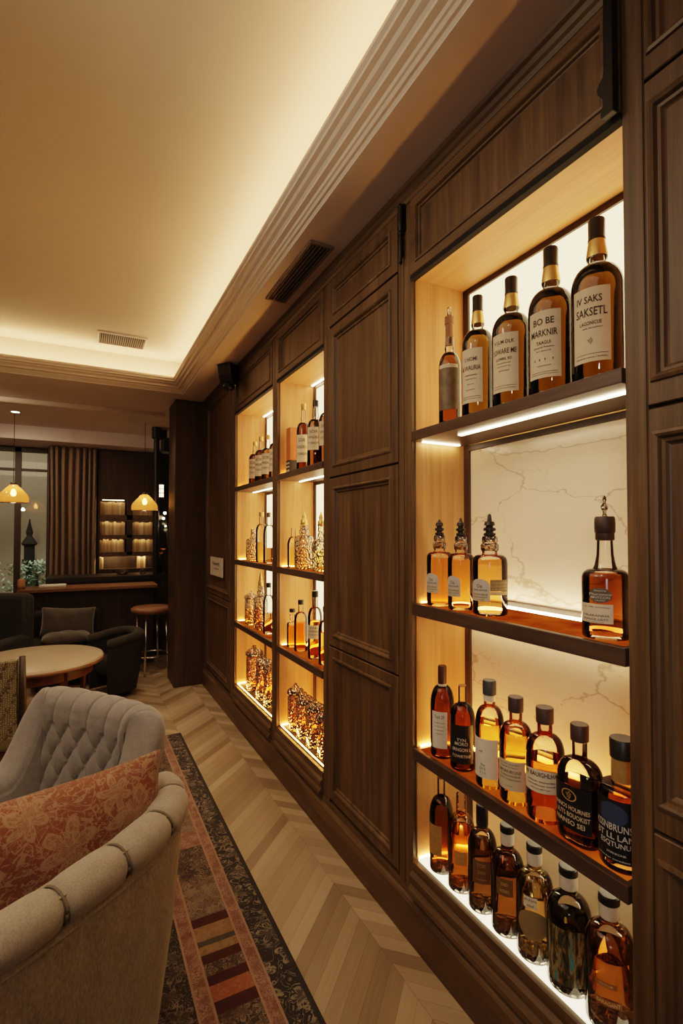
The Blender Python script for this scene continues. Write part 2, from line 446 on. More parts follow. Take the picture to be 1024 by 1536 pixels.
def emblem(zf, r):
    def art(bm, P, w, z0, z1, off):
        zc = z0 + zf*(z1-z0)
        for k in range(9):
            a = 2*PI*k/9; rr = r*(.6 + .4*((k*37) % 5)/5)
            pts = [(.15*r*math.cos(a+1.2), .15*r*math.sin(a+1.2)), (rr*math.cos(a-.16), rr*math.sin(a-.16)), (rr*1.05*math.cos(a+.1), rr*math.sin(a+.1))]
            bm.faces.new([bm.verts.new(P(x, zc+y, off+.0007)) for x, y in pts]).material_index = 1
    return art
def rules(fracs, wf=.8):
    def art(bm, P, w, z0, z1, off):
        for fz in fracs:
            zc = z0 + fz*(z1-z0); n = 12; up = [bm.verts.new(P(-w*wf+2*w*wf*i/n, zc+.0005, off+.0006)) for i in range(n+1)]
            dn = [bm.verts.new(P(-w*wf+2*w*wf*i/n, zc-.0004, off+.0006)) for i in range(n+1)]
            for i in range(n): bm.faces.new((dn[i], dn[i+1], up[i+1], up[i])).material_index = 1
    return art
def ring_art(wo, zf, rz, thick=.14):
    """oval outline on the label"""
    def art(bm, P, w, z0, z1, off):
        zc = z0 + zf*(z1-z0); n = 40
        o = [bm.verts.new(P(wo*math.cos(2*PI*k/n), zc+rz*math.sin(2*PI*k/n), off+.0007)) for k in range(n)]
        i_ = [bm.verts.new(P(wo*(1-thick)*math.cos(2*PI*k/n), zc+rz*(1-thick)*math.sin(2*PI*k/n), off+.0007)) for k in range(n)]
        for k in range(n): bm.faces.new((o[k], o[(k+1) % n], i_[(k+1) % n], i_[k])).material_index = 2
        emb = emblem(zf, rz*.72); k0 = len(bm.faces); emb(bm, P, w, z0, z1, off); bm.faces.ensure_lookup_table()
        for f in bm.faces[k0:]: f.material_index = 2
    return art
def both(*arts):
    def art(*a):
        for q in arts: q(*a)
    return art

def smooth_prof(keys, n=6):
    """monotone smoothing between (r,z) key points using cosine blends"""
    out = []
    for (r0, z0), (r1, z1) in zip(keys, keys[1:]):
        for k in range(n):
            f = k/n; out.append((r0+(r1-r0)*f, z0+(z1-z0)*f))
    out.append(keys[-1]); return out
def shoulder(R, rn, z0, z1, n=9, p=2.0):
    """quarter super-ellipse from the body (R at z0) in to the neck (rn at z1)"""
    o = []
    for k in range(n+1):
        a = PI/2*k/n
        o.append((rn + (R-rn)*math.cos(a)**(2/p), z0 + (z1-z0)*math.sin(a)**(2/p)))
    return o
BODY = {
 'whisky': lambda R, H: [(R*.90, 0), (R*.97, .003), (R, .010)] + shoulder(R, R*.36, H*.575, H*.715) + [(R*.33, H*.735), (R*.40, H*.752), (R*.405, H*.764), (R*.36, H*.79), (R*.31, H*.87), (R*.30, H*.99)],
 'slim':   lambda R, H: [(R*.90, 0), (R*.97, .003), (R, .010)] + shoulder(R, R*.46, H*.52, H*.66, p=1.7) + [(R*.40, H*.68), (R*.44, H*.70), (R*.40, H*.72), (R*.36, H*.84), (R*.36, H*.93)],
 'decanter': lambda R, H: [(R*.92, 0), (R*.98, .003), (R, .008)] + shoulder(R, R*.46, H*.53, H*.62, p=2.6) + [(R*.42, H*.64), (R*.50, H*.67), (R*.50, H*.72), (R*.40, H*.74), (R*.42, H*.80), (R*.38, H*.81)],
 'bell':   lambda R, H: [(R*.94, 0), (R, .004), (R*1.0, .012)] + shoulder(R, R*.52, H*.48, H*.565, p=2.2) + [(R*.44, H*.60), (R*.36, H*.68), (R*.33, H*.80), (R*.33, H*.82)],
 'wine':   lambda R, H: [(R*.90, 0), (R*.97, .003), (R, .010)] + shoulder(R, R*.36, H*.56, H*.78, p=2.0) + [(R*.33, H*.82), (R*.33, H*.985)],
 'gin':    lambda R, H: [(R*.93, 0), (R*.98, .003), (R, .009)] + shoulder(R, R*.42, H*.57, H*.75, p=2.1) + [(R*.38, H*.77), (R*.38, H*.90), (R*.38, H*.97)],
 'tall':   lambda R, H: [(R*.93, 0), (R*.98, .003), (R, .009)] + shoulder(R, R*.40, H*.55, H*.76, p=1.8) + [(R*.38, H*.80), (R*.36, H*.97)],
 'flask':  lambda R, H: [(R*.86, 0), (R*.96, .004), (R, .016)] + shoulder(R, R*.34, H*.50, H*.70, p=2.3) + [(R*.32, H*.73), (R*.32, H*.97)],
 'square': lambda R, H: [(R*.93, 0), (R*.98, .003), (R, .009)] + shoulder(R, R*.48, H*.56, H*.64, p=3) + [(R*.46, H*.66), (R*.46, H*.84)],
 'jar':    lambda R, H: [(R*.90, 0), (R, .006), (R*1.0, H*.68)] + shoulder(R, R*.80, H*.68, H*.76, p=2),
}
def make_bottle(name, label, cat, loc, kind, R, H, liq, fill, cap=None, labels=(), sx=1, sy=1, power=2, group=None, glass='glass', n=36, rotz=0, neck=None, base=.008, extra=None):
    t = thing(name, label, cat, loc, rotz, group)
    prof = BODY[kind](R, H)
    bm = B(); lathe(bm, prof, n, sx=sx, sy=sy, power=power)
    obj('glass', bm, MT[glass], t, 'auto', angle=50)
    if liq:
        zt = fill*H; lp = []; g = .94
        for r, z in prof:
            if z < base: continue
            if z >= zt: break
            lp.append((r*g, z))
        # interpolate the fill level
        rt = None
        for (r0, z0), (r1, z1) in zip(prof, prof[1:]):
            if z0 <= zt <= z1 and z1 > z0: rt = r0 + (r1-r0)*(zt-z0)/(z1-z0)
        if rt is None: rt = lp[-1][0]/g
        lp = [(prof[2][0]*g*.94, base), (prof[2][0]*g, base+.004)] + [q for q in lp if q[1] > base+.004] + [(rt*g, zt)]
        bm = B(); lathe(bm, lp, n, sx=sx, sy=sy, power=power)
        obj('spirit', bm, liquid(*liq), t, 'auto', angle=50)
    rn = prof[-1][0]
    for part in (cap or ()):
        nm, pts, m = part
        bm = B(); lathe(bm, [(rn*a, H*b) for a, b in pts], 24)
        obj(nm, bm, m if not isinstance(m, str) else MT[m], t, 'auto')
    for L in labels:
        k = dict(L); col = k.pop('col'); ink = k.pop('ink', INK); ink2 = k.pop('ink2', GOLD); nm = k.pop('name', 'label'); lab = k.pop('label', None)
        k['z0'] *= H; k['z1'] *= H; rr = k.pop('R', R)
        bm = label_mesh(rr, sx=sx, sy=sy, power=power, **k)
        o = obj(nm, bm, [paper(col) if not isinstance(col, str) else MT[col], paper(ink), paper(ink2)], t)
        if lab: o['label'] = lab
    if extra: extra(t)
    return t
CAPB = [('cap', [(1.02, .865), (1.10, .868), (1.10, .88), (1.04, .885), (1.06, .99), (.98, 1.0), (.2, 1.0)], 'cap_black')]
MT['foil'] = plain('black foil', (.028, .024, .020), .33, .3, .3, 120)
MT['cork'] = plain('cork', (.30, .15, .07), .8, 0, .25, 60)
MT['foil_red'] = plain('maroon foil', (.055, .022, .020), .4, .1)
MT['cap_grey'] = plain('green grey cap', (.045, .047, .042), .5)
MT['cap_brown'] = plain('brown cap', (.045, .026, .018), .5)
MT['band_white'] = plain('white neck seal', (.66, .60, .50), .6)
MT['gold_foil'] = plain('gold neck foil', (.62, .40, .14), .3, .6, .25, 90, .3)
MT['navy'] = plain('navy print', (.030, .050, .095), .5)
MT['black_label'] = plain('black label', (.011, .009, .008), .45)
MT['sepia'] = plain('sepia picture label', (.13, .088, .042), .5, 0, .8, 40)
MT['gold_label'] = plain('dull gold label', (.36, .20, .06), .5, 0, .25, 70)
def mottled():
    t = NT('painted glass print'); v = t.coord((60, 60, 14)); a = t.noise(v, 1, 4, .65, .4); x, y, z = t.xyz()
    c = t.ramp(a, [(.34, (.012, .012, .009)), (.46, (.06, .05, .022)), (.53, (.26, .18, .06)), (.60, (.03, .18, .20)), (.72, (.06, .42, .48))])
    t.pbr(c, .25); return t.m
MT['mottled'] = mottled()

FX = .958        # front plane of the cabinets
def at_shelf(y, z, R, off=.012): return (FX + R + off, y, z + .0008)

# ================================================================== SETTING
# ---- floor
bm = B(); quad(bm, [(-3.2, -1.6, 0), (1.3, -1.6, 0), (1.3, 8.0, 0), (-3.2, 8.0, 0)])
struct('floor', bm, MT['floor'])
bm = box(1.22, 1.30, -1.6, 7.0, 0, 2.8); struct('wall_right', bm, MT['wallpaint'])
bm = box(-3.28, -3.2, -1.6, 7.0, 0, 2.8); struct('wall_left', bm, MT['wallpaint'])
bm = box(-3.2, 1.3, -1.68, -1.6, 0, 2.8); struct('wall_front', bm, MT['wallpaint'])
# back wall with the window opening (x -2.6 .. -.30)
bm = B(); bx(bm, -.30, 1.3, 6.92, 7.0, 0, 2.8); bx(bm, -3.2, -2.6, 6.92, 7.0, 0, 2.8); bx(bm, -2.6, -.30, 6.92, 7.0, 2.29, 2.8); bx(bm, -2.6, -.3, 6.92, 7.0, 0, .5)
struct('wall_back', bm, MT['wallpaint'])
# ---- ceiling with the recessed tray
ZS, ZC = 2.45, 2.72
RX, RY = .645, 4.19           # inner lip of the cornice (right side, far side)
bm = B()
bx(bm, -3.2, 1.3, -1.6, 8.0, ZC, ZC+.05)
bx(bm, RX+.155, 1.3, -1.6, 7.0, ZS, ZC)               # soffit over the cabinets
bx(bm, -3.2, RX+.155, RY+.155, 7.0, ZS, ZC)           # soffit beyond the tray
bx(bm, -3.2, -2.3, -1.6, RY+.155, ZS, ZC)
struct('ceiling', bm, [MT['plaster']])
bm = B(); bx(bm, RX+.094, 1.22, -1.6, 7.0, ZS-.004, ZS-.0005); bx(bm, -3.2, RX+.094, RY+.094, 6.3, ZS-.004, ZS-.0005)
struct('ceiling_soffit', bm, MT['soffit'])
# cornice, swept along the right side and mitred round the far corner
prof = [(.150, .10), (0, .10), (-.002, .085), (.006, .077), (.006, .066), (.020, .062), (.026, .052), (.040, .047), (.046, .040), (.046, .030), (.064, .026), (.068, .018), (.074, .016), (.080, .008), (.088, .007), (.094, -.0005), (.150, -.0005)]
bm = B(); path = [(RX, -1.6, 1, 0), (RX, RY, 1, 1), (-2.3, RY, 0, 1)]
rings = [[bm.verts.new((x + o*nx, y + o*ny, ZS + h)) for o, h in prof] for x, y, nx, ny in path]
for a, b in zip(rings, rings[1:]):
    for i in range(len(prof)-1): bm.faces.new((a[i], a[i+1], b[i+1], b[i]))
struct('trim_cornice', bm, MT['cornice'])
bm = B(); bx(bm, RX+.045, RX+.085, -1.5, RY+.05, ZS+.101, ZS+.112); bx(bm, -2.2, RX+.04, RY+.045, RY+.085, ZS+.101, ZS+.112)
o = obj('cove_light_strip', bm, MT['led_cove']); tag(o, 'warm glowing light strip hidden behind the ceiling cornice', 'light strip')
# bulkhead before the back wall and a small ceiling moulding
bm = B(); bx(bm, -3.2, 1.22, 6.30, 6.92, 2.30, ZS-.0005); struct('ceiling_bulkhead', bm, MT['soffit'])
bm = B(); extrude_profile(bm, [(0, 0), (.10, 0), (.10, -.012), (.06, -.022), (.045, -.035), (.012, -.04), (0, -.03)], -3.2, .70, lambda u, v, a: (a, 5.05+u, ZS-.0045+v))
struct('trim_ceiling', bm, MT['cornice'])

# ================================================================== CABINET WALL
Y = dict(r0=.05, r1=.586, n1a=.632, n1b=1.364, p1a=1.440, p1b=2.000, n2a=2.040, n2b=2.640, n3a=2.718, n3b=3.497, e0=3.53, e1=4.46)
ZB, ZL, ZT = .255, 2.145, 2.405
# plinth and moulding, running along the whole wall
bm = B()
extrude_profile(bm, [(-.018, .002), (-.018, .120), (-.012, .128), (-.004, .132), (-.002, .150), (.02, .152), (.25, .152), (.25, .002)], -.9, 4.46, lambda u, v, a: (FX+u, a, v))
struct('baseboard_right', bm, MT['dark_h'])
bm = B()
extrude_profile(bm, [(.02, 2.40), (-.002, 2.40), (-.006, 2.412), (-.012, 2.418), (-.016, 2.43), (-.024, 2.436), (-.028, 2.445), (.02, 2.445)], -.9, 4.46, lambda u, v, a: (FX+u, a, v))
struct('trim_cabinet_top', bm, MT['dark_h'])

def stile(bm, y0, y1, z0=.153, z1=2.40):
    bx(bm, FX, FX+.24, y0, y1, z0, z1)
def part_door(parent, y0, y1, z0, z1, prof=DOOR, name='door', mat='dark', ez=0):
    bm = B(); raised(bm, y0, y1, z0, z1, prof, FX-.004, ez=ez)
    return obj(name, bm, MT[mat], parent)

def shelf_part(parent, y0, y1, z0, z1, x0=FX-.004, x1=1.168, inlay=None):
    bm = B(); bx(bm, x0, x1, y0, y1, z0, z1)
    sh = obj('shelf', bm, MT['shelf'], parent, bevel=.002)
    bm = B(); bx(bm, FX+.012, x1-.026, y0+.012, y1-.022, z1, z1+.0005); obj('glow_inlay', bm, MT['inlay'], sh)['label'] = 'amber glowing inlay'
    return sh

def display_bay(label, y0, y1, yl, yr, shelves, backs, base='base_glow', lab='glowing white base panel'):
    """open lit bay between y0 and y1; framed by stiles yl (near) and yr (far)"""
    t = thing('display_cabinet', label, 'cabinet', (0, 0, 0))
    bm = B(); stile(bm, yl, y0); obj('stile', bm, MT['dark'], t, bevel=.002)
    bm = B(); stile(bm, y1, yr); obj('stile', bm, MT['dark'], t, bevel=.002)
    # honey-oak lining: sides and top
    bm = B(); bx(bm, FX+.016, 1.176, y1-.004, y1-.0003, ZB, ZL); obj('side_panel', bm, MT['oak'], t)
    bm = B(); bx(bm, FX+.016, 1.176, y0+.0003, y0+.004, ZB, ZL); obj('side_panel', bm, MT['oak'], t)
    bm = B(); bx(bm, FX+.016, 1.172, y0+.0045, y1-.0045, ZL-.006, ZL-.001); obj('top_panel', bm, MT['oak_h'], t)
    # lintel with its framed panel, black strip beneath painted as the shade of a gap
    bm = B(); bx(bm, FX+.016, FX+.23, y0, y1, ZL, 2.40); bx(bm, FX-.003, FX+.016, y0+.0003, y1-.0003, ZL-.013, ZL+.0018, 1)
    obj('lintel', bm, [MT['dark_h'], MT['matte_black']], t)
    bm = B(); raised(bm, y0+.001, y1-.001, ZL+.002, 2.398, SLIM, FX-.004, mi_in=1); obj('lintel_panel', bm, [MT['dark_h'], MT['dark']], t)
    # bottom rail with stepped moulding
    bm = B(); extrude_profile(bm, [(.0, ZB-.008), (-.003, ZB-.02), (-.003, ZB-.034), (-.014, ZB-.044), (-.014, ZB-.062), (-.006, ZB-.070), (-.02, ZB-.086), (-.02, .153), (.23, .153), (.23, ZB-.008)], y0+.0005, y1-.0005, lambda u, v, a: (FX+u, a, v))
    obj('bottom_rail', bm, MT['dark_h'], t)
    bm = B(); bx(bm, FX+.018, 1.035, y0+.006, y1-.006, ZB-.007, ZB-.0005); obj('base_panel', bm, MT[base], t)['label'] = lab
    bm = B(); bx(bm, 1.0355, 1.17, y0+.006, y1-.006, ZB-.007, ZB-.0006); obj('rear_base_panel', bm, MT['tan_back' if base == 'base_glow' else base], t)
    zs = [ZB] + [q for s in shelves for q in s] + [ZL-.007]
    for k, m in enumerate(backs):
        za, zb = zs[2*k], zs[2*k+1]
        bm = B(); bx(bm, 1.182, 1.19, y0+.03, y1-.03, za+.016, zb-.018); obj('back_panel', bm, MT[m], t)
        bm = B(); e = .0006
        bx(bm, 1.174, 1.186, y0+e, y0+.03, za+e, zb-e); bx(bm, 1.174, 1.186, y1-.03, y1-e, za+e, zb-e)
        bx(bm, 1.174, 1.186, y0+.03, y1-.03, za+e, za+.016); bx(bm, 1.174, 1.186, y0+.03, y1-.03, zb-.018, zb-e)
        obj('back_frame', bm, MT['darker'], t)
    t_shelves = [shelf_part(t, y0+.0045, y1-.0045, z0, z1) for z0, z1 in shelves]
    BAYS[t.name] = list(zip(shelves, t_shelves))
    return t
BAYS = {}
def led(parent, x0, x1, y0, y1, z0, z1, m='led'):
    for (a, b), sh in BAYS.get(parent.name, ()):
        if a-.01 < z0 < b+.01: parent = sh; break
    bm = B(); bx(bm, x0, x1, y0, y1, z0, z1); o = obj('light_strip', bm, MT[m], parent); return o

S1 = [(.575, .611), (1.036, 1.074), (1.600, 1.632)]
n1 = display_bay('large lit display cabinet with cream marble back and four rows of bottles', Y['n1a'], Y['n1b'], .590, 1.405, S1, ['white_back', 'marble', 'marble', 'back_glow'])
led(n1, 1.014, 1.030, .645, 1.20, 1.5965, 1.5995); led(n1, .99, 1.14, 1.338, 1.350, 1.5965, 1.5995)
led(n1, 1.140, 1.166, .66, 1.345, 1.0742, 1.0782)
led(n1, 1.146, 1.166, .645, 1.352, .6112, .6152, 'led_amber'); led(n1, .985, 1.14, 1.350, 1.358, .6112, .6152, 'led_amber')
led(n1, 1.150, 1.166, .645, 1.352, 1.6322, 1.6362, 'led_amber')
led(n1, 1.146, 1.160, .645, 1.352, 1.0325, 1.0355)
led(n1, 1.100, 1.116, .645, 1.350, .5715, .5745)  # strip added under the lowest shelf, hidden, to brighten the bottom back panel
led(n1, .99, 1.15, 1.352, 1.358, 1.0742, 1.0772, 'led_amber'); led(n1, .98, 1.15, 1.352, 1.358, .2555, .2595, 'led_amber')
S2 = [(.655, .690), (1.085, 1.118), (1.590, 1.622)]
def side_leds(t, y0, y1, S):
    for z0, z1 in S:
        led(t, 1.08, 1.092, y0+.02, y1-.02, z0-.0035, z0-.0005)
        led(t, 1.145, 1.165, y0+.02, y1-.02, z1+.0002, z1+.004, 'led_amber')
        led(t, .985, 1.14, y1-.016, y1-.008, z1+.0002, z1+.004, 'led_amber')
    led(t, .985, 1.16, y1-.016, y1-.008, ZB+.0002, ZB+.004, 'led_amber'); led(t, 1.14, 1.165, y0+.02, y1-.02, ZB+.0002, ZB+.004, 'led_amber'); led(t, .9765, .981, y0+.02, y1-.02, ZB+.0002, ZB+.003, 'led_amber')
    led(t, 1.155, 1.165, y0+.02, y1-.02, ZL-.011, ZL-.0075)
n2 = display_bay('narrow lit display cabinet just beyond the dark panelled cupboard, with an orange carton', Y['n2a'], Y['n2b'], 2.003, 2.677, S2, ['oak', 'back_glow', 'back_glow', 'back_glow'], 'shelf', 'dark wood base panel')
side_leds(n2, Y['n2a'], Y['n2b'], S2)
n3 = display_bay('farthest lit display cabinet beside the plain end panelling', Y['n3a'], Y['n3b'], 2.680, 3.530, S2, ['oak', 'back_glow', 'back_glow', 'back_glow'], 'shelf', 'dark wood base panel')
side_leds(n3, Y['n3a'], Y['n3b'], S2)

def panel_unit(label, y0, y1, splits, stiles, prof=DOOR, name='panelled_cabinet', ez=0):
    t = thing(name, label, 'cabinet', (0, 0, 0))
    bm = B(); bx(bm, FX+.012, FX+.24, y0, y1, .153, 2.40); 
    for a, b in stiles: bx(bm, FX, FX+.0125, a, b, .153, 2.40)
    obj('carcass', bm, MT['dark'], t)
    for k, (z0, z1) in enumerate(splits):
        part_door(t, y0+.004 if not stiles else stiles[0][1]+.002, y1-.004 if not stiles else stiles[-1][0]-.002, z0, z1, prof, ez=ez)
    return t
p1 = panel_unit('dark panelled cupboard with four closed doors between the lit display cabinets', 1.407, 2.001, [(.172, .815), (.822, 1.535), (1.542, 2.190), (2.197, 2.398)], [(1.407, 1.438), (1.975, 2.001)])
p0 = panel_unit('dark panelled cupboard with moulded doors nearest the camera', -.30, .588, [(.172, .742), (.750, 1.535), (1.542, 2.165), (2.172, 2.398)], [(-.30, -.02), (.587, .588)], EDGE, ez=.036)
p00 = panel_unit('dark panelled cupboard beside the camera', -.90, -.302, [(.172, .742), (.750, 1.535), (1.542, 2.398)], [(-.90, -.87), (-.33, -.302)])
pe = panel_unit('tall plain wood end panelling between the farthest display cabinet and the column', 3.532, 4.44, [(.172, .80), (.81, 2.398)], [(3.532, 3.60), (4.38, 4.44)], name='wall_panelling')
# projecting column at the end of the cabinets
bm = B(); bx(bm, .705, 1.22, 4.462, 4.80, .002, ZS-.006)
struct('column_end', bm, MT['column'], bevel=.004)

# iron latch and curved bracket on the stiles
def iron_latch(y, z0, z1, label):
    bm = B()
    h = z1-z0
    lathe(bm, [(.002, 0), (.006, .006), (.004, .016), (.009, .03), (.009, h*.45), (.006, h*.47), (.010, h*.50), (.010, h*.53), (.006, h*.56), (.009, h*.60), (.012, h*.7), (.010, h*.9), (.012, h*.95), (.006, h)], 14, 0, 0, 0)
    bx(bm, .004, .014, -.012, .012, h*.55, h*.99)
    o = obj('iron_latch', bm, MT['black'], None, 'auto', loc=(FX-.014, y, z0)); tag(o, label, 'latch')
iron_latch(1.402, 2.20, 2.405, 'black turned iron latch high on the stile beside the panelled cupboard')
bm = B()
pts = [(.630, 2.14), (.658, 2.14), (.658, 2.155), (.651, 2.165), (.654, 2.18), (.664, 2.195), (.666, 2.205), (.660, 2.215), (.652, 2.222), (.650, 2.24), (.650, 2.405), (.630, 2.405)]
extrude_profile(bm, [(y, z) for y, z in pts], FX-.030, FX-.0125, lambda u, v, a: (a, u, v))
o = obj('curved_bracket', bm, MT['black'], None, bevel=.002); tag(o, 'black scroll-edged bracket at the top corner of the large display cabinet', 'bracket')

# ================================================================== BOTTLES IN THE LARGE CABINET
def whisky_cap(h0=.865):
    return [('cap', [(1.06, h0), (1.14, h0+.004), (1.14, h0+.016), (1.08, h0+.02), (1.10, .992), (1.0, 1.0), (.1, 1.0)], 'foil')]
LB = dict(col=CREAM, ink=INK)
def neck_foil(R, H, z0, z1, k0, k1):
    def ex(t):
        bm = B(); lathe(bm, [(R*k0*1.03, H*z0), (R*k0*1.04, H*(z0+.01)), (R*k1*1.04, H*z1)], 24, cap=False); obj('neck_foil', bm, MT['gold_foil'], t, True)
    return ex
Z4 = 1.632
def row1(y, R, H, label, lines, art, liqd=((.62, .49, .20), 84), lab=None, dark=False):
    labs = [dict(z0=.10, z1=.535, half=.74, center=.36, lines=lines, art=art, shape='rect', **LB)] if lab is None else lab
    return make_bottle('whisky_bottle', label, 'bottle', at_shelf(y, Z4, R), 'whisky', R, H, liqd, .70, whisky_cap(), labs, n=44, extra=neck_foil(R, H, .764, .868, .40, .315))
row1(.738, .0540, .372, 'largest whisky bottle on the top shelf, its cream label carrying a small emblem',
     [('IV SAKS', .84, .66, .095, -.08), ('SAKSETL', .67, .80, .115, .02), ('LAGONICUE', .52, .55, .05), ('oatk Sonuemenn', .455, .5, .022, .1), ('clwonwrds rotonue 1 hardroue', .06, .8, .022)], both(emblem(.28, .0075), rules([.105], .85)))
row1(.863, .0535, .370, 'second largest whisky bottle on the top shelf, wide spaced two line cream label',
     [('BO BE', .84, .62, .10), ('MARKNIR', .665, .80, .10), ('TAAGUI', .52, .42, .055), ('Smourde Roaunne', .455, .6, .026), ('lordnurd', .40, .42, .022), ('1 1 1  1', .27, .56, .035), ('rectonomd', .18, .4, .02)], rules([.085, .055], .8))
row1(.989, .0505, .353, 'middle bottle of five on the top shelf, its cream label printed with three dark lines',
     [('V JLM DLK', .84, .72, .085), ('LOWARE ME', .69, .86, .09), ('LOWRIL RD', .56, .56, .05), ('Sourd bonadr', .49, .5, .022), ('raanpnond lor', .43, .5, .022), ('acwonad', .36, .36, .022)], rules([.10, .06], .85))
row1(1.113, .0455, .354, 'whisky bottle between the corked dark bottle and the middle one on the top shelf',
     [('S HOMI', .80, .56, .075), ('& WALIRIA', .64, .84, .085), ('Loarunonoue', .51, .55, .03), ('erunaoner loc', .44, .5, .024), ('tonre', .34, .3, .02), ('morddnan', .24, .42, .02)], rules([.11, .07], .85))
def stopper(t):
    bm = B(); lathe(bm, [(.006, .336), (.006, .362), (.005, .364)], 12); obj('glass_stem', bm, MT['glass'], t, True)
R, H = .0335, .335
make_bottle('whisky_bottle', 'slim dark corked bottle with sepia picture label in the top shelf corner', 'bottle', at_shelf(1.225, Z4, R), 'slim', R, H, (BRN, 60), .66,
    [('cork', [(1.0, .74), (1.05, .75), (1.02, .92), (1.20, .925), (1.2, .995), (.2, 1.0)], 'cork')],
    [dict(z0=.12, z1=.50, half=.95, center=.72, col='sepia'), dict(z0=.50, z1=.535, half=.95, center=.72, col=CREAM, name='label_band', shape='dip')], n=36, extra=stopper)

# second shelf: three decanter bottles and one tall-necked bottle
Z3 = 1.074
def pour_stopper(R, H, h0, tall=0):
    def ex(t):
        r = R*.30
        bm = B(); z = H*h0
        lathe(bm, [(r*.9, z-.012), (r*.9, z), (r*1.15, z+.002), (r*1.15, z+.008), (r*.75, z+.010), (r*.75, z+.014), (r*1.2, z+.016), (r*1.2, z+.022), (r*.7, z+.025), (r*.7, z+.029), (r*1.05, z+.031), (r*.9, z+.040), (r*.45, z+.043), (r*.35, z+.046+tall), (r*.2, z+.050+tall)], 18)
        obj('stopper', bm, MT['foil'], t, 'auto')
        bm = B(); lathe(bm, [(R*.44, H*.655), (R*.52, H*.67), (R*.52, H*.72), (R*.43, H*.735)], 24, cap=False); obj('neck_collar', bm, MT['cut_glass'], t, True)
        bm = B(); lathe(bm, [(R*.43, H*.745), (R*.45, H*.76), (R*.44, H*.80)], 24, cap=False); obj('neck_ring', bm, MT['cut_glass'], t, True)
    return ex
def dec_labels(c, wrap=None):
    L = [dict(z0=.245, z1=.375, half=.62, center=c, col=SILV, ink=(.12, .1, .08), shape='arch', lines=[('Oe', .45, .3, .3), ('ARKANR', .14, .8, .14)], name='arch_label'),
         dict(z0=.15, z1=.245, half=.62, center=c, col=(.50, .43, .31), ink=INKG, lines=[('TONOURNE', .72, .8, .2), ('SORLDUNEDR', .42, .8, .16), ('1 rondle', .16, .5, .12)])]
    if wrap: L.append(dict(z0=.255, z1=.37, half=.60, center=c+1.23, col=(.22, .15, .06), ink=(.40, .31, .18), lines=[('ONROWDNEM', .72, .9, .2), ('LORNAVNED', .44, .9, .2), ('ASRONDWE', .16, .9, .2)], name='wrap_band')); L.append(dict(z0=.215, z1=.25, half=.60, center=c+1.23, col=(.45, .34, .19), name='wrap_edge'))
    return L
for y, R, H, w, tl, lab in ((1.287, .0405, .27, None, 0, 'stoppered honey decanter bottle nearest the oak side on the second shelf'),
                       (1.184, .0390, .268, None, .004, 'stoppered honey decanter bottle in the middle of the trio on the second shelf'),
                       (1.073, .0475, .268, True, .012, 'widest honey decanter bottle of the trio, with patterned wrap band, before the marble')):
    make_bottle('decanter_bottle', lab, 'bottle', at_shelf(y, Z3, R), 'decanter', R, H, ((.97, .68, .16), 26), .575 if w else .55, None, dec_labels(.20, w), n=44, extra=pour_stopper(R, H, .81, tl))
R, H = .0475, .262
def knob(t):
    bm = B(); z = .262
    lathe(bm, [(.006, z), (.0045, z+.004), (.0035, z+.010), (.0065, z+.016), (.0075, z+.022), (.005, z+.028), (.0025, z+.031), (.0045, z+.036), (.0035, z+.042), (.001, z+.046)], 16)
    obj('crystal_knob', bm, MT['cut_glass'], t, True)
make_bottle('tall_neck_bottle', 'dark amber bottle with tall clear neck and crystal knob, alone on the second shelf', 'bottle', at_shelf(.722, Z3, R), 'bell', R, H, ((.68, .42, .12), 66), .53,
    [('cap', [(1.12, .80), (1.22, .81), (1.20, .86), (1.32, .87), (1.34, .93), (1.30, .985), (1.15, 1.0), (.1, 1.0)], 'cap_brown')],
    [dict(z0=.135, z1=.29, half=.76, center=.15, col=CREAM, ink=INKG, lines=[('oran  288  lorinduea', .84, .8, .07), ('S HLARANHA', .40, .82, .12), ('TRANCE OETT', .2, .75, .12), ('1 oronda ndl', .06, .5, .05)]),
     dict(z0=.30, z1=.42, half=.48, center=.40, col=(.10, .085, .07), ink=(.52, .47, .40), shape='oval', lines=[('Sonre', .82, .5, .10), ('Pluronce', .58, .95, .16), ('MNTCON', .36, .8, .16), ('1AUNC', .16, .42, .10)], name='oval_print')], n=48, extra=knob)

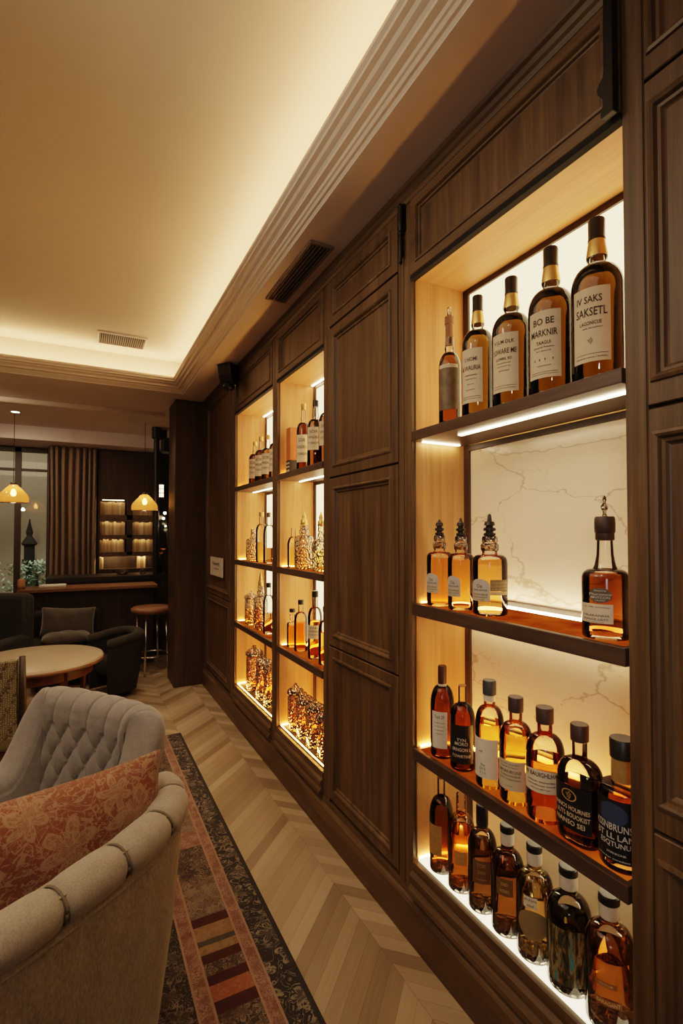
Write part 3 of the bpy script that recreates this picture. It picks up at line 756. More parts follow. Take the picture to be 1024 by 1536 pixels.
# third shelf: seven bottles
Z2 = .611
P3 = [('cap', [(1.12, .855), (1.20, .86), (1.22, .99), (1.12, 1.0), (.1, 1.0)], 'cap_brown')]
def seal(R, H, k, z0, z1, mat='band_white', nm='neck_seal'):
    def ex(t):
        bm = B(); lathe(bm, [(R*k, H*z0), (R*k, H*z1)], 24, cap=False); obj(nm, bm, MT[mat], t, True)
    return ex
row3 = [
 (1.272, .0370, .276, 'wine', (BRN, 75), .80, [('capsule', [(1.06, .80), (1.12, .81), (1.12, .985), (1.0, 1.0), (.1, 1.0)], 'foil_red')],
   [dict(z0=.12, z1=.52, half=.66, center=.63, col=WHITE, ink=INKG, lines=[('Tork 29', .86, .6, .10), ('Lordan onrau', .70, .7, .035), ('erondounre', .6, .6, .03), ('soronudne', .5, .6, .03), ('wondr', .4, .5, .03)])], 'dark bottle with maroon capsule and white label in the corner of the third shelf', {}, seal(.0370, .276, .36, .775, .80)),
 (1.178, .0370, .240, 'wine', (BRN, 85), .78, [('cork', [(.9, .99), (.9, 1.0), (.1, 1.0)], 'cork')],
   [dict(z0=.10, z1=.56, half=1.0, center=.75, col='black_label', ink=(.55, .5, .42), lines=[('TYN', .62, .34, .08), ('MORO', .52, .5, .09), ('BRNGON L', .37, .72, .09), ('TOWRTINF', .20, .75, .08)])], 'black bottle with white print and an open clear neck on the third shelf', {}, None),
 (1.068, .0385, .283, 'gin', (GLD, 34), .60, [('cap', [(1.12, .86), (1.25, .865), (1.25, .985), (1.12, 1.0), (.1, 1.0)], 'cap_grey')],
   [dict(z0=.10, z1=.47, half=.98, center=.40, col=WHITE, ink=INKG, lines=[('oal', .68, .14, .05, -.25), ('The', .34, .18, .06, -.1), ('DI S', .24, .22, .06, -.1), ('3 1 S', .14, .22, .06, -.1)])], 'golden bottle with grey cap, white neck seal and large white label on the third shelf', {}, seal(.0385, .283, .41, .80, .862)),
 (.976, .0415, .263, 'gin', (GLD, 34), .66, P3,
   [dict(z0=.14, z1=.42, half=.98, center=.32, col=(.50, .42, .29), ink=INKG, lines=[('soronde wondlor', .90, .7, .05), ('hond tolenr', .8, .55, .045), ('URORNRONE', .64, .76, .11), ('TAL BRONDTENR', .5, .72, .06), ('VOAD LODENTEERS', .38, .72, .05), ('sorde', .15, .25, .03)])], 'golden bottle with brown cap and translucent tan label on the third shelf', {}, None),
 (.886, .0450, .263, 'gin', (RED, 34), .54, P3,
   [dict(z0=.275, z1=.48, half=1.05, center=.45, col=CREAM, ink=INK, lines=[('W BAUIGHLHA', .80, .84, .20), ('coraoun oronurdae', .5, .72, .08), ('tonodouae rond', .34, .7, .07), ('wondror', .18, .5, .06)], shape='dip')], 'half-full reddish bottle with clear shoulders and cream label on the third shelf', {}, None),
 (.782, .0505, .258, 'flask', (BRN, 55), .50, P3,
   [dict(z0=.13, z1=.50, half=.98, center=.0, col='black_label', ink=(.55, .44, .28), ink2=(.48, .30, .10), lines=[('SONNOS HOURNES', .50, .92, .10), ('TLUUTS BOUOKIST', .34, .92, .11), ('NANSO SEI', .17, .70, .115)], art=ring_art(.018, .78, .0125))], 'broad black flask bottle with gold oval crest on the third shelf', dict(sx=.72, sy=1.0, power=2.6), None),
 (.687, .0470, .258, 'square', (BRN, 75), .60, [('cap', [(1.08, .845), (1.16, .85), (1.16, .99), (1.08, 1.0), (.1, 1.0)], 'cap_black')],
   [dict(z0=.08, z1=.56, half=1.12, center=.30, col='black_label', ink=(.50, .47, .42), lines=[('KSSNBRUNSW', .56, .86, .115), ('BT LL LANS', .41, .80, .10), ('ESQTUNUS', .28, .62, .10), ('SORNRDNR', .14, .35, .035), ('corondus onredaos nlor', .05, .8, .03)], art=None),
    dict(z0=.36, z1=.535, half=.62, center=.16, col='navy', shape='oval', off=.0013, name='blue_disc')], 'black bottle with navy disc and white print beside the stile on the third shelf', {}, seal(.0470, .258, .475, .66, .845, 'gold_foil')),
]
for y, R, H, kd, lq, fl, cp, labs, lab, kw, ex in row3:
    make_bottle('spirit_bottle', lab, 'bottle', at_shelf(y, Z2, R*kw.get('sx', 1)), kd, R, H, lq, fl, cp, labs, n=44, extra=ex, **kw)

def thick_base(R):
    def ex(t):
        bm = B(); lathe(bm, [(R*.80, .0015), (R*.93, .004), (R*.955, .010), (R*.93, .0165), (R*.6, .0150), (.001, .0135)], 36, cap=False); bm.faces.new([v for v in bm.verts[:36]][::-1])
        obj('glass_base', bm, MT['base_glass'], t, True)['label'] = 'thick dark glass base'
    return ex
# bottom row: seven bottles on the glowing base
Z1 = ZB
WCAP = [('cap', [(1.06, .93), (1.14, .935), (1.14, .99), (1.0, 1.0), (.1, 1.0)], 'cap_black'), ('neck_seal', [(1.06, .82), (1.10, .825), (1.10, .93), (1.06, .931)], 'band_white')]
row4 = [
 (1.285, .0375, .285, 'wine', (BRN, 55), .72, [('cork', [(.9, .975), (1.0, .99), (.1, 1.0)], 'cork')], [dict(z0=.20, z1=.52, half=.62, center=.30, col='gold_label')], 'dark brown bottle with dull gold label nearest the oak side on the glowing base'),
 (1.195, .0410, .277, 'tall', ((.97, .72, .18), 32), .60, None, [dict(z0=.30, z1=.44, half=.42, center=.8, col=(.42, .21, .05), ink=(.5, .3, .1), lines=[('TONR', .7, .7, .2), ('SORDENL', .35, .8, .16)])], 'bright orange bottle with an open clear neck on the glowing base'),
 (1.106, .0400, .280, 'gin', ((.66, .46, .22), 28), .62, [('capsule', [(1.04, .80), (1.10, .805), (1.10, .99), (1.0, 1.0), (.1, 1.0)], 'foil')], [dict(z0=.30, z1=.52, half=.60, center=.75, col=(.13, .065, .025), ink=(.32, .18, .08), lines=[('TOR', .8, .5, .16), ('DIN', .5, .4, .14), ('wondlne', .2, .6, .08)])], 'brown bottle with black capsule and a clear rounded shoulder on the glowing base'),
 (1.014, .0425, .270, 'gin', ((.74, .53, .18), 30), .64, WCAP, [dict(z0=.40, z1=.56, half=.5, center=.6, col=(.14, .075, .02), ink=(.45, .3, .12), lines=[('OND', .7, .4, .2), ('WONDL', .3, .6, .2)])], 'olive gold bottle with white neck seal in the middle of the glowing base'),
 (.925, .0445, .268, 'gin', ((.99, .86, .50), 14), .60, WCAP, [dict(z0=.50, z1=.60, half=.36, center=.50, col=(.62, .55, .42), ink=INKG, lines=[('grolone', .70, .9, .3), ('elel', .25, .5, .25)], name='shoulder_label'), dict(z0=.22, z1=.48, half=.86, center=.62, col=(.22, .155, .07), shape='oval', name='picture_label')], 'pale straw bottle with small shoulder print on the glowing base'),
 (.829, .0490, .266, 'gin', ((.55, .48, .26), 32), .55, WCAP, [dict(z0=.10, z1=.56, half=1.02, center=.65, col='mottled')], 'dark bottle with mottled teal and gold print on the glowing base'),
 (.727, .0500, .266, 'gin', ((.86, .60, .20), 26), .56, WCAP, [dict(z0=.38, z1=.42, half=.42, center=.45, col=(.26, .10, .02), ink=(.55, .40, .2), lines=[('VICTOM', .5, .62, .5)]), dict(z0=.24, z1=.29, half=.52, center=.55, col=(.26, .10, .02), ink=(.58, .44, .22), lines=[('BARAGANT', .5, .85, .6)])], 'wide amber bottle with two thin gold print lines on the glowing base'),
]
for y, R, H, kd, lq, fl, cp, labs, lab in row4:
    make_bottle('spirit_bottle', lab, 'bottle', at_shelf(y, Z1, R, .016), kd, R, H, lq, fl, cp, labs, n=44, base=.019, extra=thick_base(R))

# ================================================================== BOTTLES IN THE TWO FAR CABINETS
def small(nm, label, y, z, R, H, kd, liq, fill, cap='cap_black', labs=(), glass='glass', xo=.03, ex=None, power=2):
    cp = [('cap', [(1.05, .90), (1.15, .905), (1.15, .99), (.2, 1.0)], cap)] if cap else None
    return make_bottle(nm, label, 'bottle' if 'bottle' in nm else ('decanter' if 'decanter' in nm else 'jar'), at_shelf(y, z, R, xo), kd, R, H, liq, fill, cp, labs, n=28, glass=glass, extra=ex, power=power)
ZA, ZB2, ZC2, ZD = 1.622, 1.118, .690, ZB
cl = lambda z0=.12, z1=.52, c=CREAM: [dict(z0=z0, z1=z1, half=.9, center=.9, col=c, ink=INKG, lines=[('SOR', .8, .6, .14), ('WNDRO', .55, .8, .12), ('TORDN', .3, .8, .10)])]
# nearer of the two
t = thing('bottle_box', 'orange and black bottle carton at the oak side of the nearer far cabinet', 'box', (FX+.065, 2.57, ZA+.0008))
bm = B(); bx(bm, -.028, .028, -.028, .028, .072, .25); obj('carton', bm, plain('orange carton', (.40, .12, .03), .5, 0, .2, 20), t, bevel=.002)
bm = B(); bx(bm, -.0285, .0285, -.0285, .0285, 0, .072)
for k in range(3):
    for j in range(4):
        y0 = -.022 + j*.0125
        quad(bm, [(-.029, y0, .012+k*.02), (-.029, y0+.008, .012+k*.02), (-.029, y0+.008, .022+k*.02), (-.029, y0, .022+k*.02)], 1)
obj('carton_base', bm, [MT['black_label'], paper(CREAM)], t)
small('whisky_bottle', 'dark bottle with amber neck behind the carton in the nearer far cabinet', 2.425, ZA, .036, .355, 'whisky', (BRN, 80), .70, 'gold_foil', cl())
small('whisky_bottle', 'dark bottle with wide cream label, top shelf middle of the nearer far cabinet', 2.285, ZA, .042, .340, 'whisky', (BRN, 80), .70, 'cap_black', cl(.25, .58))
small('whisky_bottle', 'dark bottle half hidden by the cupboard stile, nearer far cabinet top shelf', 2.150, ZA, .042, .345, 'whisky', (BRN, 80), .70, 'cap_black', cl(.25, .58))
small('carafe_bottle', 'small plain glass carafe, second shelf, nearer far cabinet', 2.555, ZB2, .033, .215, 'tall', (GLD, 16), .5, None)
def spire(R, H):
    def ex(t):
        bm = B(); lathe(bm, [(R*.42, H*.82), (R*.34, H*.86), (R*.36, H*.90), (R*.2, H*.93), (R*.24, H*.97), (R*.05, H*1.08)], 16); obj('stopper', bm, MT['gold_foil'], t, True)
    return ex
small('crystal_decanter', 'crystal decanter with gold spire stopper, second shelf middle, nearer far cabinet', 2.425, ZB2, .050, .275, 'decanter', (GLD, 12), .40, None, (), 'cut_glass', .02, spire(.05, .275))
small('crystal_decanter', 'conical crystal decanter beside the cupboard stile of the nearer far cabinet', 2.225, ZB2, .044, .265, 'bell', (GLD, 18), .38, None, (), 'cut_glass', .03, spire(.044, .265))
for y, R, H, k, lab in ((2.560, .030, .205, 'square', 'short square amber bottle at the oak side, third shelf, nearer far cabinet'), (2.455, .036, .265, 'gin', 'black capped brown bottle mid third shelf of the nearer far cabinet'), (2.275, .036, .330, 'gin', 'tallest dark-capped bottle on the third shelf of the nearer far cabinet'), (2.150, .036, .27, 'gin', 'brown bottle by the cupboard stile, third shelf, nearer far cabinet'),):
    small('spirit_bottle', lab, y, ZC2, R, H, k, (AMB, 60), .55, 'cap_black', cl(.3, .5) if H > .3 else ())
def jar_lid(R, H):
    def ex(t):
        bm = B(); lathe(bm, [(R*1.04, H*.76), (R*1.1, H*.78), (R*1.04, H*.84), (R*.6, H*.90), (R*.2, H*.92), (R*.26, H*.96), (R*.05, H*1.0)], 24)
        obj('lid', bm, MT['cut_glass'], t, True)
    return ex
for k, (y, R, H) in enumerate(((2.545, .042, .245), (2.425, .046, .23), (2.300, .046, .23), (2.170, .046, .225))):
    small('crystal_jar', ['lidded crystal jar touching the oak side, bottom of the nearer far cabinet', 'second lidded crystal jar from the oak side, bottom of the nearer far cabinet', 'third lidded crystal jar from the oak side, bottom of the nearer far cabinet', 'lidded crystal jar next to the cupboard stile, bottom of the nearer far cabinet'][k], y, ZD, R, H, 'jar', (AMB, 26), .50, None, (), 'cut_amber', .031, jar_lid(R, H))
# farther one
for k, y in enumerate((3.265, 3.135, 3.000, 2.86)):
    small('whisky_bottle', ['cream labelled dark bottle at the oak side of the farthest cabinet top shelf', 'second cream labelled dark bottle from the oak side, farthest cabinet top shelf', 'third cream labelled dark bottle from the oak side, farthest cabinet top shelf', 'cream labelled dark bottle next to the dividing stile, farthest cabinet top shelf'][k], y, ZA, .040, .29 + .012*(k % 2), 'whisky', (BRN, 80), .70, 'gold_foil', cl(.14, .58))
small('crystal_decanter', 'round bellied crystal decanter at the oak side, second shelf, farthest cabinet', 3.29, ZB2, .048, .26, 'bell', (GLD, 8), .30, None, (), 'cut_glass', .02)
small('spirit_bottle', 'clear bottle with a gold neck on the second shelf of the farthest cabinet', 3.11, ZB2, .036, .32, 'gin', (GLD, 16), .4, 'gold_foil')
small('spirit_bottle', 'dark based glass bottle by the dividing stile, second shelf, farthest cabinet', 2.96, ZB2, .036, .31, 'gin', (BRN, 60), .3, 'chrome')
small('crystal_jar', 'straight crystal jar at the oak side, third shelf, farthest cabinet', 3.315, ZC2, .042, .225, 'jar', (AMB, 20), .45, None, (), 'cut_glass', .02, jar_lid(.042, .225))
small('crystal_decanter', 'tall crystal decanter with wide collar on the third shelf of the farthest cabinet', 3.12, ZC2, .046, .335, 'decanter', (AMB, 30), .40, None, (), 'cut_glass', .02, spire(.046, .335))
small('spirit_bottle', 'slim dark bottle by the dividing stile, third shelf, farthest cabinet', 2.96, ZC2, .034, .31, 'gin', (BRN, 55), .4, 'cap_black')
small('crystal_jar', 'large crystal jar with domed lid on the bottom of the farthest cabinet', 3.31, ZD, .054, .300, 'jar', (AMB, 18), .5, None, (), 'cut_amber', .031, jar_lid(.054, .30))
small('crystal_jar', 'slender straight crystal jar in the middle of the bottom of the farthest cabinet', 3.10, ZD, .042, .285, 'jar', (AMB, 26), .6, None, (), 'cut_amber', .031, jar_lid(.042, .285))
small('crystal_jar', 'crystal jar by the dividing stile on the bottom of the farthest cabinet', 2.95, ZD, .040, .28, 'jar', (AMB, 26), .6, None, (), 'cut_amber', .031, jar_lid(.040, .28))

# ================================================================== CEILING AND WALL FITTINGS
def vent(label, x0, x1, y0, y1, z, n, along, framemat, slatmat='vent_dark'):
    t = thing('air_vent', label, 'air vent', ((x0+x1)/2, (y0+y1)/2, z))
    hx, hy = (x1-x0)/2, (y1-y0)/2; f = .012
    bm = B(); bx(bm, -hx, hx, -hy, -hy+f, -.010, -.0005); bx(bm, -hx, hx, hy-f, hy, -.010, -.0005); bx(bm, -hx, -hx+f, -hy+f, hy-f, -.010, -.0005); bx(bm, hx-f, hx, -hy+f, hy-f, -.010, -.0005)
    obj('frame', bm, MT[framemat], t, bevel=.001)
    bm = B(); bx(bm, -hx+f, hx-f, -hy+f, hy-f, -.0015, -.0006); obj('backing', bm, MT['vent_hole'], t)
    bm = B()
    for k in range(n):
        q = (k+.5)/n
        if along == 'y':
            xx = -hx+f + (2*hx-2*f)*q; bx(bm, xx-.0018, xx+.0018, -hy+f, hy-f, -.009, -.0016)
        else:
            yy = -hy+f + (2*hy-2*f)*q; bx(bm, -hx+f, hx-f, yy-.0022, yy+.0022, -.009, -.0016)
    obj('slats', bm, MT[slatmat], t)
vent('long dark slot air vent in the soffit above the cabinets', .785, .888, 1.79, 2.335, ZS-.0045, 5, 'y', 'vent_dark')
vent('square louvred air vent in the raised ceiling near the glowing cove', .09, .42, 3.90, 4.14, ZC, 22, 'x2' if 0 else 'y', 'soffit', 'vent_dark')
t = thing('wall_speaker', 'black wedge shaped speaker hanging under the soffit above the farthest cabinet', 'speaker', (.885, 3.40, ZS-.006), math.radians(35))
bm = B()
pr = [(-.062, -.002), (.062, -.002), (.062, -.095), (.02, -.135), (-.02, -.135), (-.05, -.075)]
A = [bm.verts.new((u*.9, -.055, v)) for u, v in pr]; D2 = [bm.verts.new((u, .055, v)) for u, v in pr]
for i in range(6): bm.faces.new((A[i], A[(i+1) % 6], D2[(i+1) % 6], D2[i]))
bm.faces.new(A[::-1]); bm.faces.new(D2)
obj('body', bm, MT['black_plastic'], t, bevel=.008)
bm = B(); lathe(bm, [(.03, -.165), (.038, -.155), (.038, -.13), (.02, -.12)], 20); obj('driver_cone', bm, MT['black'], t, True)
t = thing('wall_sign', 'small white sign plate with black print on the end panelling', 'sign', (FX-.005, 4.0, .965))
bm = B(); bx(bm, -.005, 0, -.205, .205, .0, .148); obj('plate', bm, paper((.55, .50, .42)), t, bevel=.001)
bm = B(); bx(bm, -.0065, -.005, -.2055, .2055, -.003, .0, 0); bx(bm, -.0065, -.005, -.2055, .2055, .148, .151, 0)
put_text(bm, 'Nwurch', lambda x, y: (-.0062, -x, .098+y), .22, .030, 0); put_text(bm, 'lordunren', lambda x, y: (-.0062, -x, .058+y), .17, .010, 0)
obj('lettering', bm, paper(INKG), t)
def downlight(x, y, z, label):
    t = thing('recessed_downlight', label, 'ceiling light', (x, y, z))
    bm = B(); lathe(bm, [(.034, -.004), (.045, -.004), (.046, -.0005), (.034, -.0005)], 24, cap=False); obj('trim_ring', bm, MT['cornice'], t, True)
    bm = B(); lathe(bm, [(.033, -.003), (.033, -.001)], 24); obj('lens', bm, MT['down'], t)
downlight(-.56, 5.63, ZS-.0045, 'bright round downlight in the far low ceiling')

# ================================================================== RUG
ru = {}
ru['edge'] = rug_mat('rug dark edge', (.030, .026, .022), (.06, .05, .04), (.03, .026, .022), 12, .2)
ru['border'] = rug_mat('rug dark floral', (.026, .022, .019), (.30, .25, .185), (.085, .065, .048), 9, .85, .12)
ru['field'] = rug_mat('rug dark field', (.024, .019, .016), (.26, .20, .14), (.06, .035, .022), 13, .75, .10)
ru['pink'] = rug_mat('rug rose stripe', (.165, .075, .050), (.40, .27, .195), (.10, .035, .022), 38, 1.0, .20)
ru['pink2'] = rug_mat('rug tan line', (.30, .19, .125), (.36, .25, .17), (.26, .15, .1), 30, .4)
ru['red'] = rug_mat('rug dark red bar', (.050, .010, .008), (.08, .02, .014), (.05, .012, .008), 12, .2)
ru['beige'] = rug_mat('rug beige floral', (.21, .155, .105), (.035, .025, .018), (.12, .08, .05), 19, .85, .16)
ru['rust'] = rug_mat('rug rust floral', (.26, .085, .035), (.36, .22, .11), (.28, .075, .025), 14, .55)
ru['tan'] = rug_mat('rug tan floral', (.25, .16, .075), (.12, .07, .04), (.20, .11, .05), 16, .6)
ru['slate'] = rug_mat('rug slate bar', (.055, .052, .042), (.10, .09, .07), (.05, .05, .04), 20, .5)
ru['mix'] = rug_mat('rug brown floral', (.045, .030, .022), (.30, .23, .155), (.10, .06, .04), 18, .8, .13)
rk = list(ru)
RXE, Y0R, Y1R = .587, -1.0, 3.42
bm = B()
zr = .010
def strip(x0, x1, y0, y1, k): quad(bm, [(x0, y0, zr), (x1, y0, zr), (x1, y1, zr), (x0, y1, zr)], rk.index(k))
strip(.572, RXE, Y0R, Y1R, 'edge'); strip(.500, .572, Y0R, Y1R, 'border')
strip(.493, .500, Y0R, Y1R, 'pink2'); strip(.462, .493, Y0R, Y1R, 'pink'); strip(.456, .462, Y0R, Y1R, 'pink2')
blocks = [(-1.0, .4, 'mix'), (.4, .8, 'beige'), (.8, .84, 'red'), (.84, 1.0, 'tan'), (1.0, 1.10, 'mix'), (1.10, 1.19, 'rust'), (1.19, 1.225, 'red'), (1.225, 1.30, 'tan'), (1.30, 1.385, 'mix'), (1.385, 1.425, 'red'), (1.425, 1.48, 'rust'), (1.48, 1.515, 'red'), (1.515, 1.56, 'mix'), (1.56, 1.595, 'red'), (1.595, 1.63, 'tan'), (1.63, 1.652, 'slate'), (1.652, 1.715, 'tan'), (1.715, 1.755, 'red'), (1.755, 1.95, 'beige'), (1.95, 2.16, 'mix'), (2.16, 2.28, 'pink'), (2.28, 2.5, 'beige'), (2.5, 2.54, 'red'), (2.54, 2.8, 'rust'), (2.8, 3.42, 'mix')]
for a, b, k in blocks: strip(.338, .456, a, b, k)
strip(.331, .338, Y0R, Y1R, 'pink2'); strip(.296, .331, Y0R, Y1R, 'pink'); strip(.289, .296, Y0R, Y1R, 'pink2')
strip(-1.9, .289, Y0R, Y1R, 'field')
e = rk.index('edge')
quad(bm, [(RXE, Y0R, 0.001), (RXE, Y1R, .001), (RXE, Y1R, zr), (RXE, Y0R, zr)], e); quad(bm, [(-1.9, Y1R, .001), (RXE, Y1R, .001), (RXE, Y1R, zr), (-1.9, Y1R, zr)], e)
quad(bm, [(-1.9, Y0R, .001), (RXE, Y0R, .001), (RXE, Y1R, .001), (-1.9, Y1R, .001)], e)
bmesh.ops.remove_doubles(bm, verts=bm.verts, dist=.0001)
o = obj('patterned_rug', bm, [ru[k] for k in rk]); tag(o, 'dark oriental runner rug with rose stripes and red bars on the oak floor', 'rug')

# ================================================================== ARMCHAIRS
def u_path(a, b, yf, n_exp=2.6, N=160):
    """U-shaped plan: arm front -> back -> arm front; returns points, outward normals, arc length."""
    raw = []
    for k in range(24): raw.append((-a, yf*(1-k/24)))
    for k in range(121):
        q = PI + PI*k/120
        c, s = math.cos(q), math.sin(q); d = (abs(c)**n_exp + abs(s)**n_exp)**(-1/n_exp)
        raw.append((a*c*d, b*s*d))
    for k in range(1, 25): raw.append((a, yf*k/24))
    L = [0]
    for p, q in zip(raw, raw[1:]): L.append(L[-1] + math.dist(p, q))
    pts = []; j = 0
    for i in range(N+1):
        s = L[-1]*i/N
        while j < len(L)-2 and L[j+1] < s: j += 1
        f = (s-L[j])/max(1e-9, L[j+1]-L[j]); pts.append((raw[j][0]+(raw[j+1][0]-raw[j][0])*f, raw[j][1]+(raw[j+1][1]-raw[j][1])*f))
    nor = []
    for i in range(N+1):
        p, q = pts[max(0, i-2)], pts[min(N, i+2)]
        tx, ty = q[0]-p[0], q[1]-p[1]; l = math.hypot(tx, ty); nor.append((ty/l, -tx/l))
    return pts, nor, L[-1]
def sweep(bm, path, prof_fn, caps=True):
    pts, nor, L = path; rings = []
    N = len(pts)-1
    for i, (p, n) in enumerate(zip(pts, nor)):
        rings.append([bm.verts.new((p[0]+n[0]*o, p[1]+n[1]*o, z)) for o, z in prof_fn(i/N, L*i/N)])
    m = len(rings[0])
    for a, b in zip(rings, rings[1:]):
        for k in range(m): bm.faces.new((a[k], a[(k+1) % m], b[(k+1) % m], b[k]))
    if caps: bm.faces.new(rings[0][::-1]); bm.faces.new(rings[-1])
def seat_cushion(a, b, yf, z0, z1, inset):
    bm = B()
    def fn(u, v):
        q = 2*PI*u; c, s = math.cos(q), math.sin(q); d = (abs(c)**4 + abs(s)**4)**(-1/4)
        ph = -PI/2 + PI*v
        k = max(0, math.cos(ph))**.35; zz = (z0+z1)/2 + (z1-z0)/2*math.sin(ph)
        cy = (yf - b + inset)/2; hy = (yf + b - inset)/2
        dome = .018*max(0, math.sin(ph))*(1 - .0)
        return ((a-inset)*c*d*k, cy + hy*s*d*k, zz + dome)
    grid(bm, fn, 48, 15, wrap_u=True)
    bmesh.ops.remove_doubles(bm, verts=bm.verts, dist=.0005)
    return bm
def chair_legs(t, a, b, yf, top, mat, z0=.0):
    for x, y in ((-a+.08, yf-.05), (a-.08, yf-.05), (-a+.11, -b+.11), (a-.11, -b+.11)):
        bm = B(); lathe(bm, [(.013, z0), (.022, top)], 14, x, y); obj('leg', bm, MT[mat], t, True)

# --- near barrel chair with channelled roll
A_, B_, F_ = .330, .235, .04
ca = math.radians(38)
t = thing('barrel_armchair', 'olive beige barrel armchair with a channelled rolled rim, nearest the camera', 'armchair', (-.128, 1.096, zr), ca)
path = u_path(A_, B_, F_, 2.9, 560)
RIM = .762
def rim_z(q):
    e = min(1, max(0, (abs(q-.5)-.36)/.14)); return RIM - .19*e*e*(3-2*e)
def shell(q, s):
    R_ = rim_z(q)
    return [(-.075, .09), (-.045, .25), (-.012, .50), (.004, R_-.075), (.0, R_-.02), (-.05, R_-.02), (-.065, .42), (-.075, .20)]
bm = B(); sweep(bm, path, shell); obj('outer_shell', bm, MT['linen'], t, 'auto', angle=40)
seg = .118
def roll(q, s):
    ph = (s/seg) % 1.0; d = min(ph, 1-ph)*seg
    cr = 1 - .17*math.exp(-(d/.0075)**2) - .08*math.exp(-(d/.022)**2)
    rx, rz = .039*cr, .036*cr
    return [(-.022 + rx*math.cos(2*PI*k/20), rim_z(q)-.045 + .002 + rz*math.sin(2*PI*k/20)) for k in range(20)]
bm = B(); sweep(bm, path, roll)
pts, nor, L = path; k = 1
while k*seg < L:
    i = int(round(k*seg/L*(len(pts)-1))); q = i/(len(pts)-1); P, n_ = pts[i], nor[i]
    tube(bm, [(P[0]+n_[0]*(-.022+.0322*math.cos(2*PI*j/28)), P[1]+n_[1]*(-.022+.0322*math.cos(2*PI*j/28)), rim_z(q)-.043+.0297*math.sin(2*PI*j/28)) for j in range(29)], .0022, 6, 1)
    k += 1
rim = obj('rolled_rim', bm, [MT['linen_rim'], MT['seam']], t, True)
bm = B(); sweep(bm, path, lambda q, s: [(.003 + .003*math.cos(2*PI*k/8), rim_z(q)-.078 + .003*math.sin(2*PI*k/8)) for k in range(8)]); obj('piping', bm, MT['linen'], rim, True)
obj('seat_cushion', seat_cushion(A_, B_, F_, .27, .43, .085), MT['linen_rim'], t, True)
bm = B(); lathe(bm, [(.19, .10), (.20, .27)], 32, 0, -.04, 0, 1.15, .72); obj('seat_base', bm, MT['linen'], t, True)
chair_legs(t, A_-.06, B_-.04, F_+.02, .12, 'table_wood')

# --- far tufted chair
A2, B2, F2 = .300, .165, .25
ta = math.atan2(.82, -.57)
t = thing('tufted_armchair', 'grey armchair with a diamond tufted buttoned back beside the rug edge', 'armchair', (-.030, 1.80, zr), ta)
path = u_path(A2, B2, F2, 3.4, 320)
Ltot = path[2]
def hgt(q):
    d = abs(q-.5)*Ltot
    e = min(1, max(0, (d - .30)/.17)); e = e*e*(3-2*e)
    return .735 - .225*e
def shell2(q, s):
    h = hgt(q)
    return [(-.055, .09), (-.03, .30), (-.004, h-.10), (.0, h-.05), (-.02, h-.035), (-.05, h-.05), (-.07, .40), (-.07, .15)]
bm = B(); sweep(bm, path, shell2); obj('outer_shell', bm, MT['grey_fabric'], t, 'auto', angle=40)
DU, DV = .090, .118
def tuft(bm):
    pts, nor, L = path; N = len(pts)-1; nv = 84; V = []
    thick = .085
    for i in range(N+1):
        q = i/N; h = hgt(q); s = L*(q-.5); col = []
        on = 1 - min(1, max(0, (abs(s)-.26)/.05))
        zi = .34
        for j in range(nv+1):
            v = j/nv
            # inner face, round top, short outer fall
            len1 = (h-.045) - zi; len2 = PI*.045; len3 = .05; tot = len1+len2+len3; w = v*tot
            if w < len1: o, z, no, nz = -thick-.02*(1-w/len1), zi+w, -1, 0
            elif w < len1+len2:
                a = (w-len1)/len2*PI; o, z, no, nz = -thick/2 - thick/2*math.cos(a) + .004, h-.045 + .045*math.sin(a), -math.cos(a), math.sin(a)
            else: o, z, no, nz = .004, h-.045-(w-len1-len2), 1, 0
            vv = w - (len1 - .028)      # height relative to the top button row
            p, r = s/DU + min(vv, 0)/DV, s/DU - min(vv, 0)/DV
            if vv <= 0: puff = (abs(math.sin(PI*p))*abs(math.sin(PI*r)))**.24
            else: puff = abs(math.sin(PI*s/DU))**.22
            fade = 1.0 if vv < .06 else max(0, 1-(vv-.06)/.10)
            d = on*(.027*puff*fade + .012*(1-fade)) + (1-on)*.016
            col.append(bm.verts.new((pts[i][0]+nor[i][0]*(o+no*d), pts[i][1]+nor[i][1]*(o+no*d), z+nz*d)))
        V.append(col)
    for i in range(N):
        for j in range(nv): bm.faces.new((V[i][j], V[i+1][j], V[i+1][j+1], V[i][j+1]))
    bm.faces.new(V[0]); bm.faces.new(V[-1][::-1])
bm = B(); tuft(bm); tb = obj('tufted_back', bm, MT['grey_fabric'], t, True)
bm = B()
pts, nor, L = path
for row in range(5):
    vv = -row*DV/2*1.0
    for k in range(-4, 5):
        s = (k + (.5 if row % 2 else 0))*DU
        if abs(s) > .27: continue
        i = int(round((s/L+.5)*(len(pts)-1))); h = hgt(i/(len(pts)-1)); z = h-.045-.028+vv
        if z < .36: continue
        o = -.085-.02*(1-(z-.34)/(h-.385))
        c = Vector((pts[i][0]+nor[i][0]*(o-.004), pts[i][1]+nor[i][1]*(o-.004), z))
        bmesh.ops.create_uvsphere(bm, u_segments=10, v_segments=6, radius=.0085, matrix=Matrix.Translation(c))
obj('back_buttons', bm, MT['grey_fabric'], tb, True)
obj('seat_cushion', seat_cushion(A2, B2, F2, .24, .40, .10), MT['grey_fabric'], t, True)
chair_legs(t, A2-.03, B2-.02, F2-.02, .13, 'table_wood')

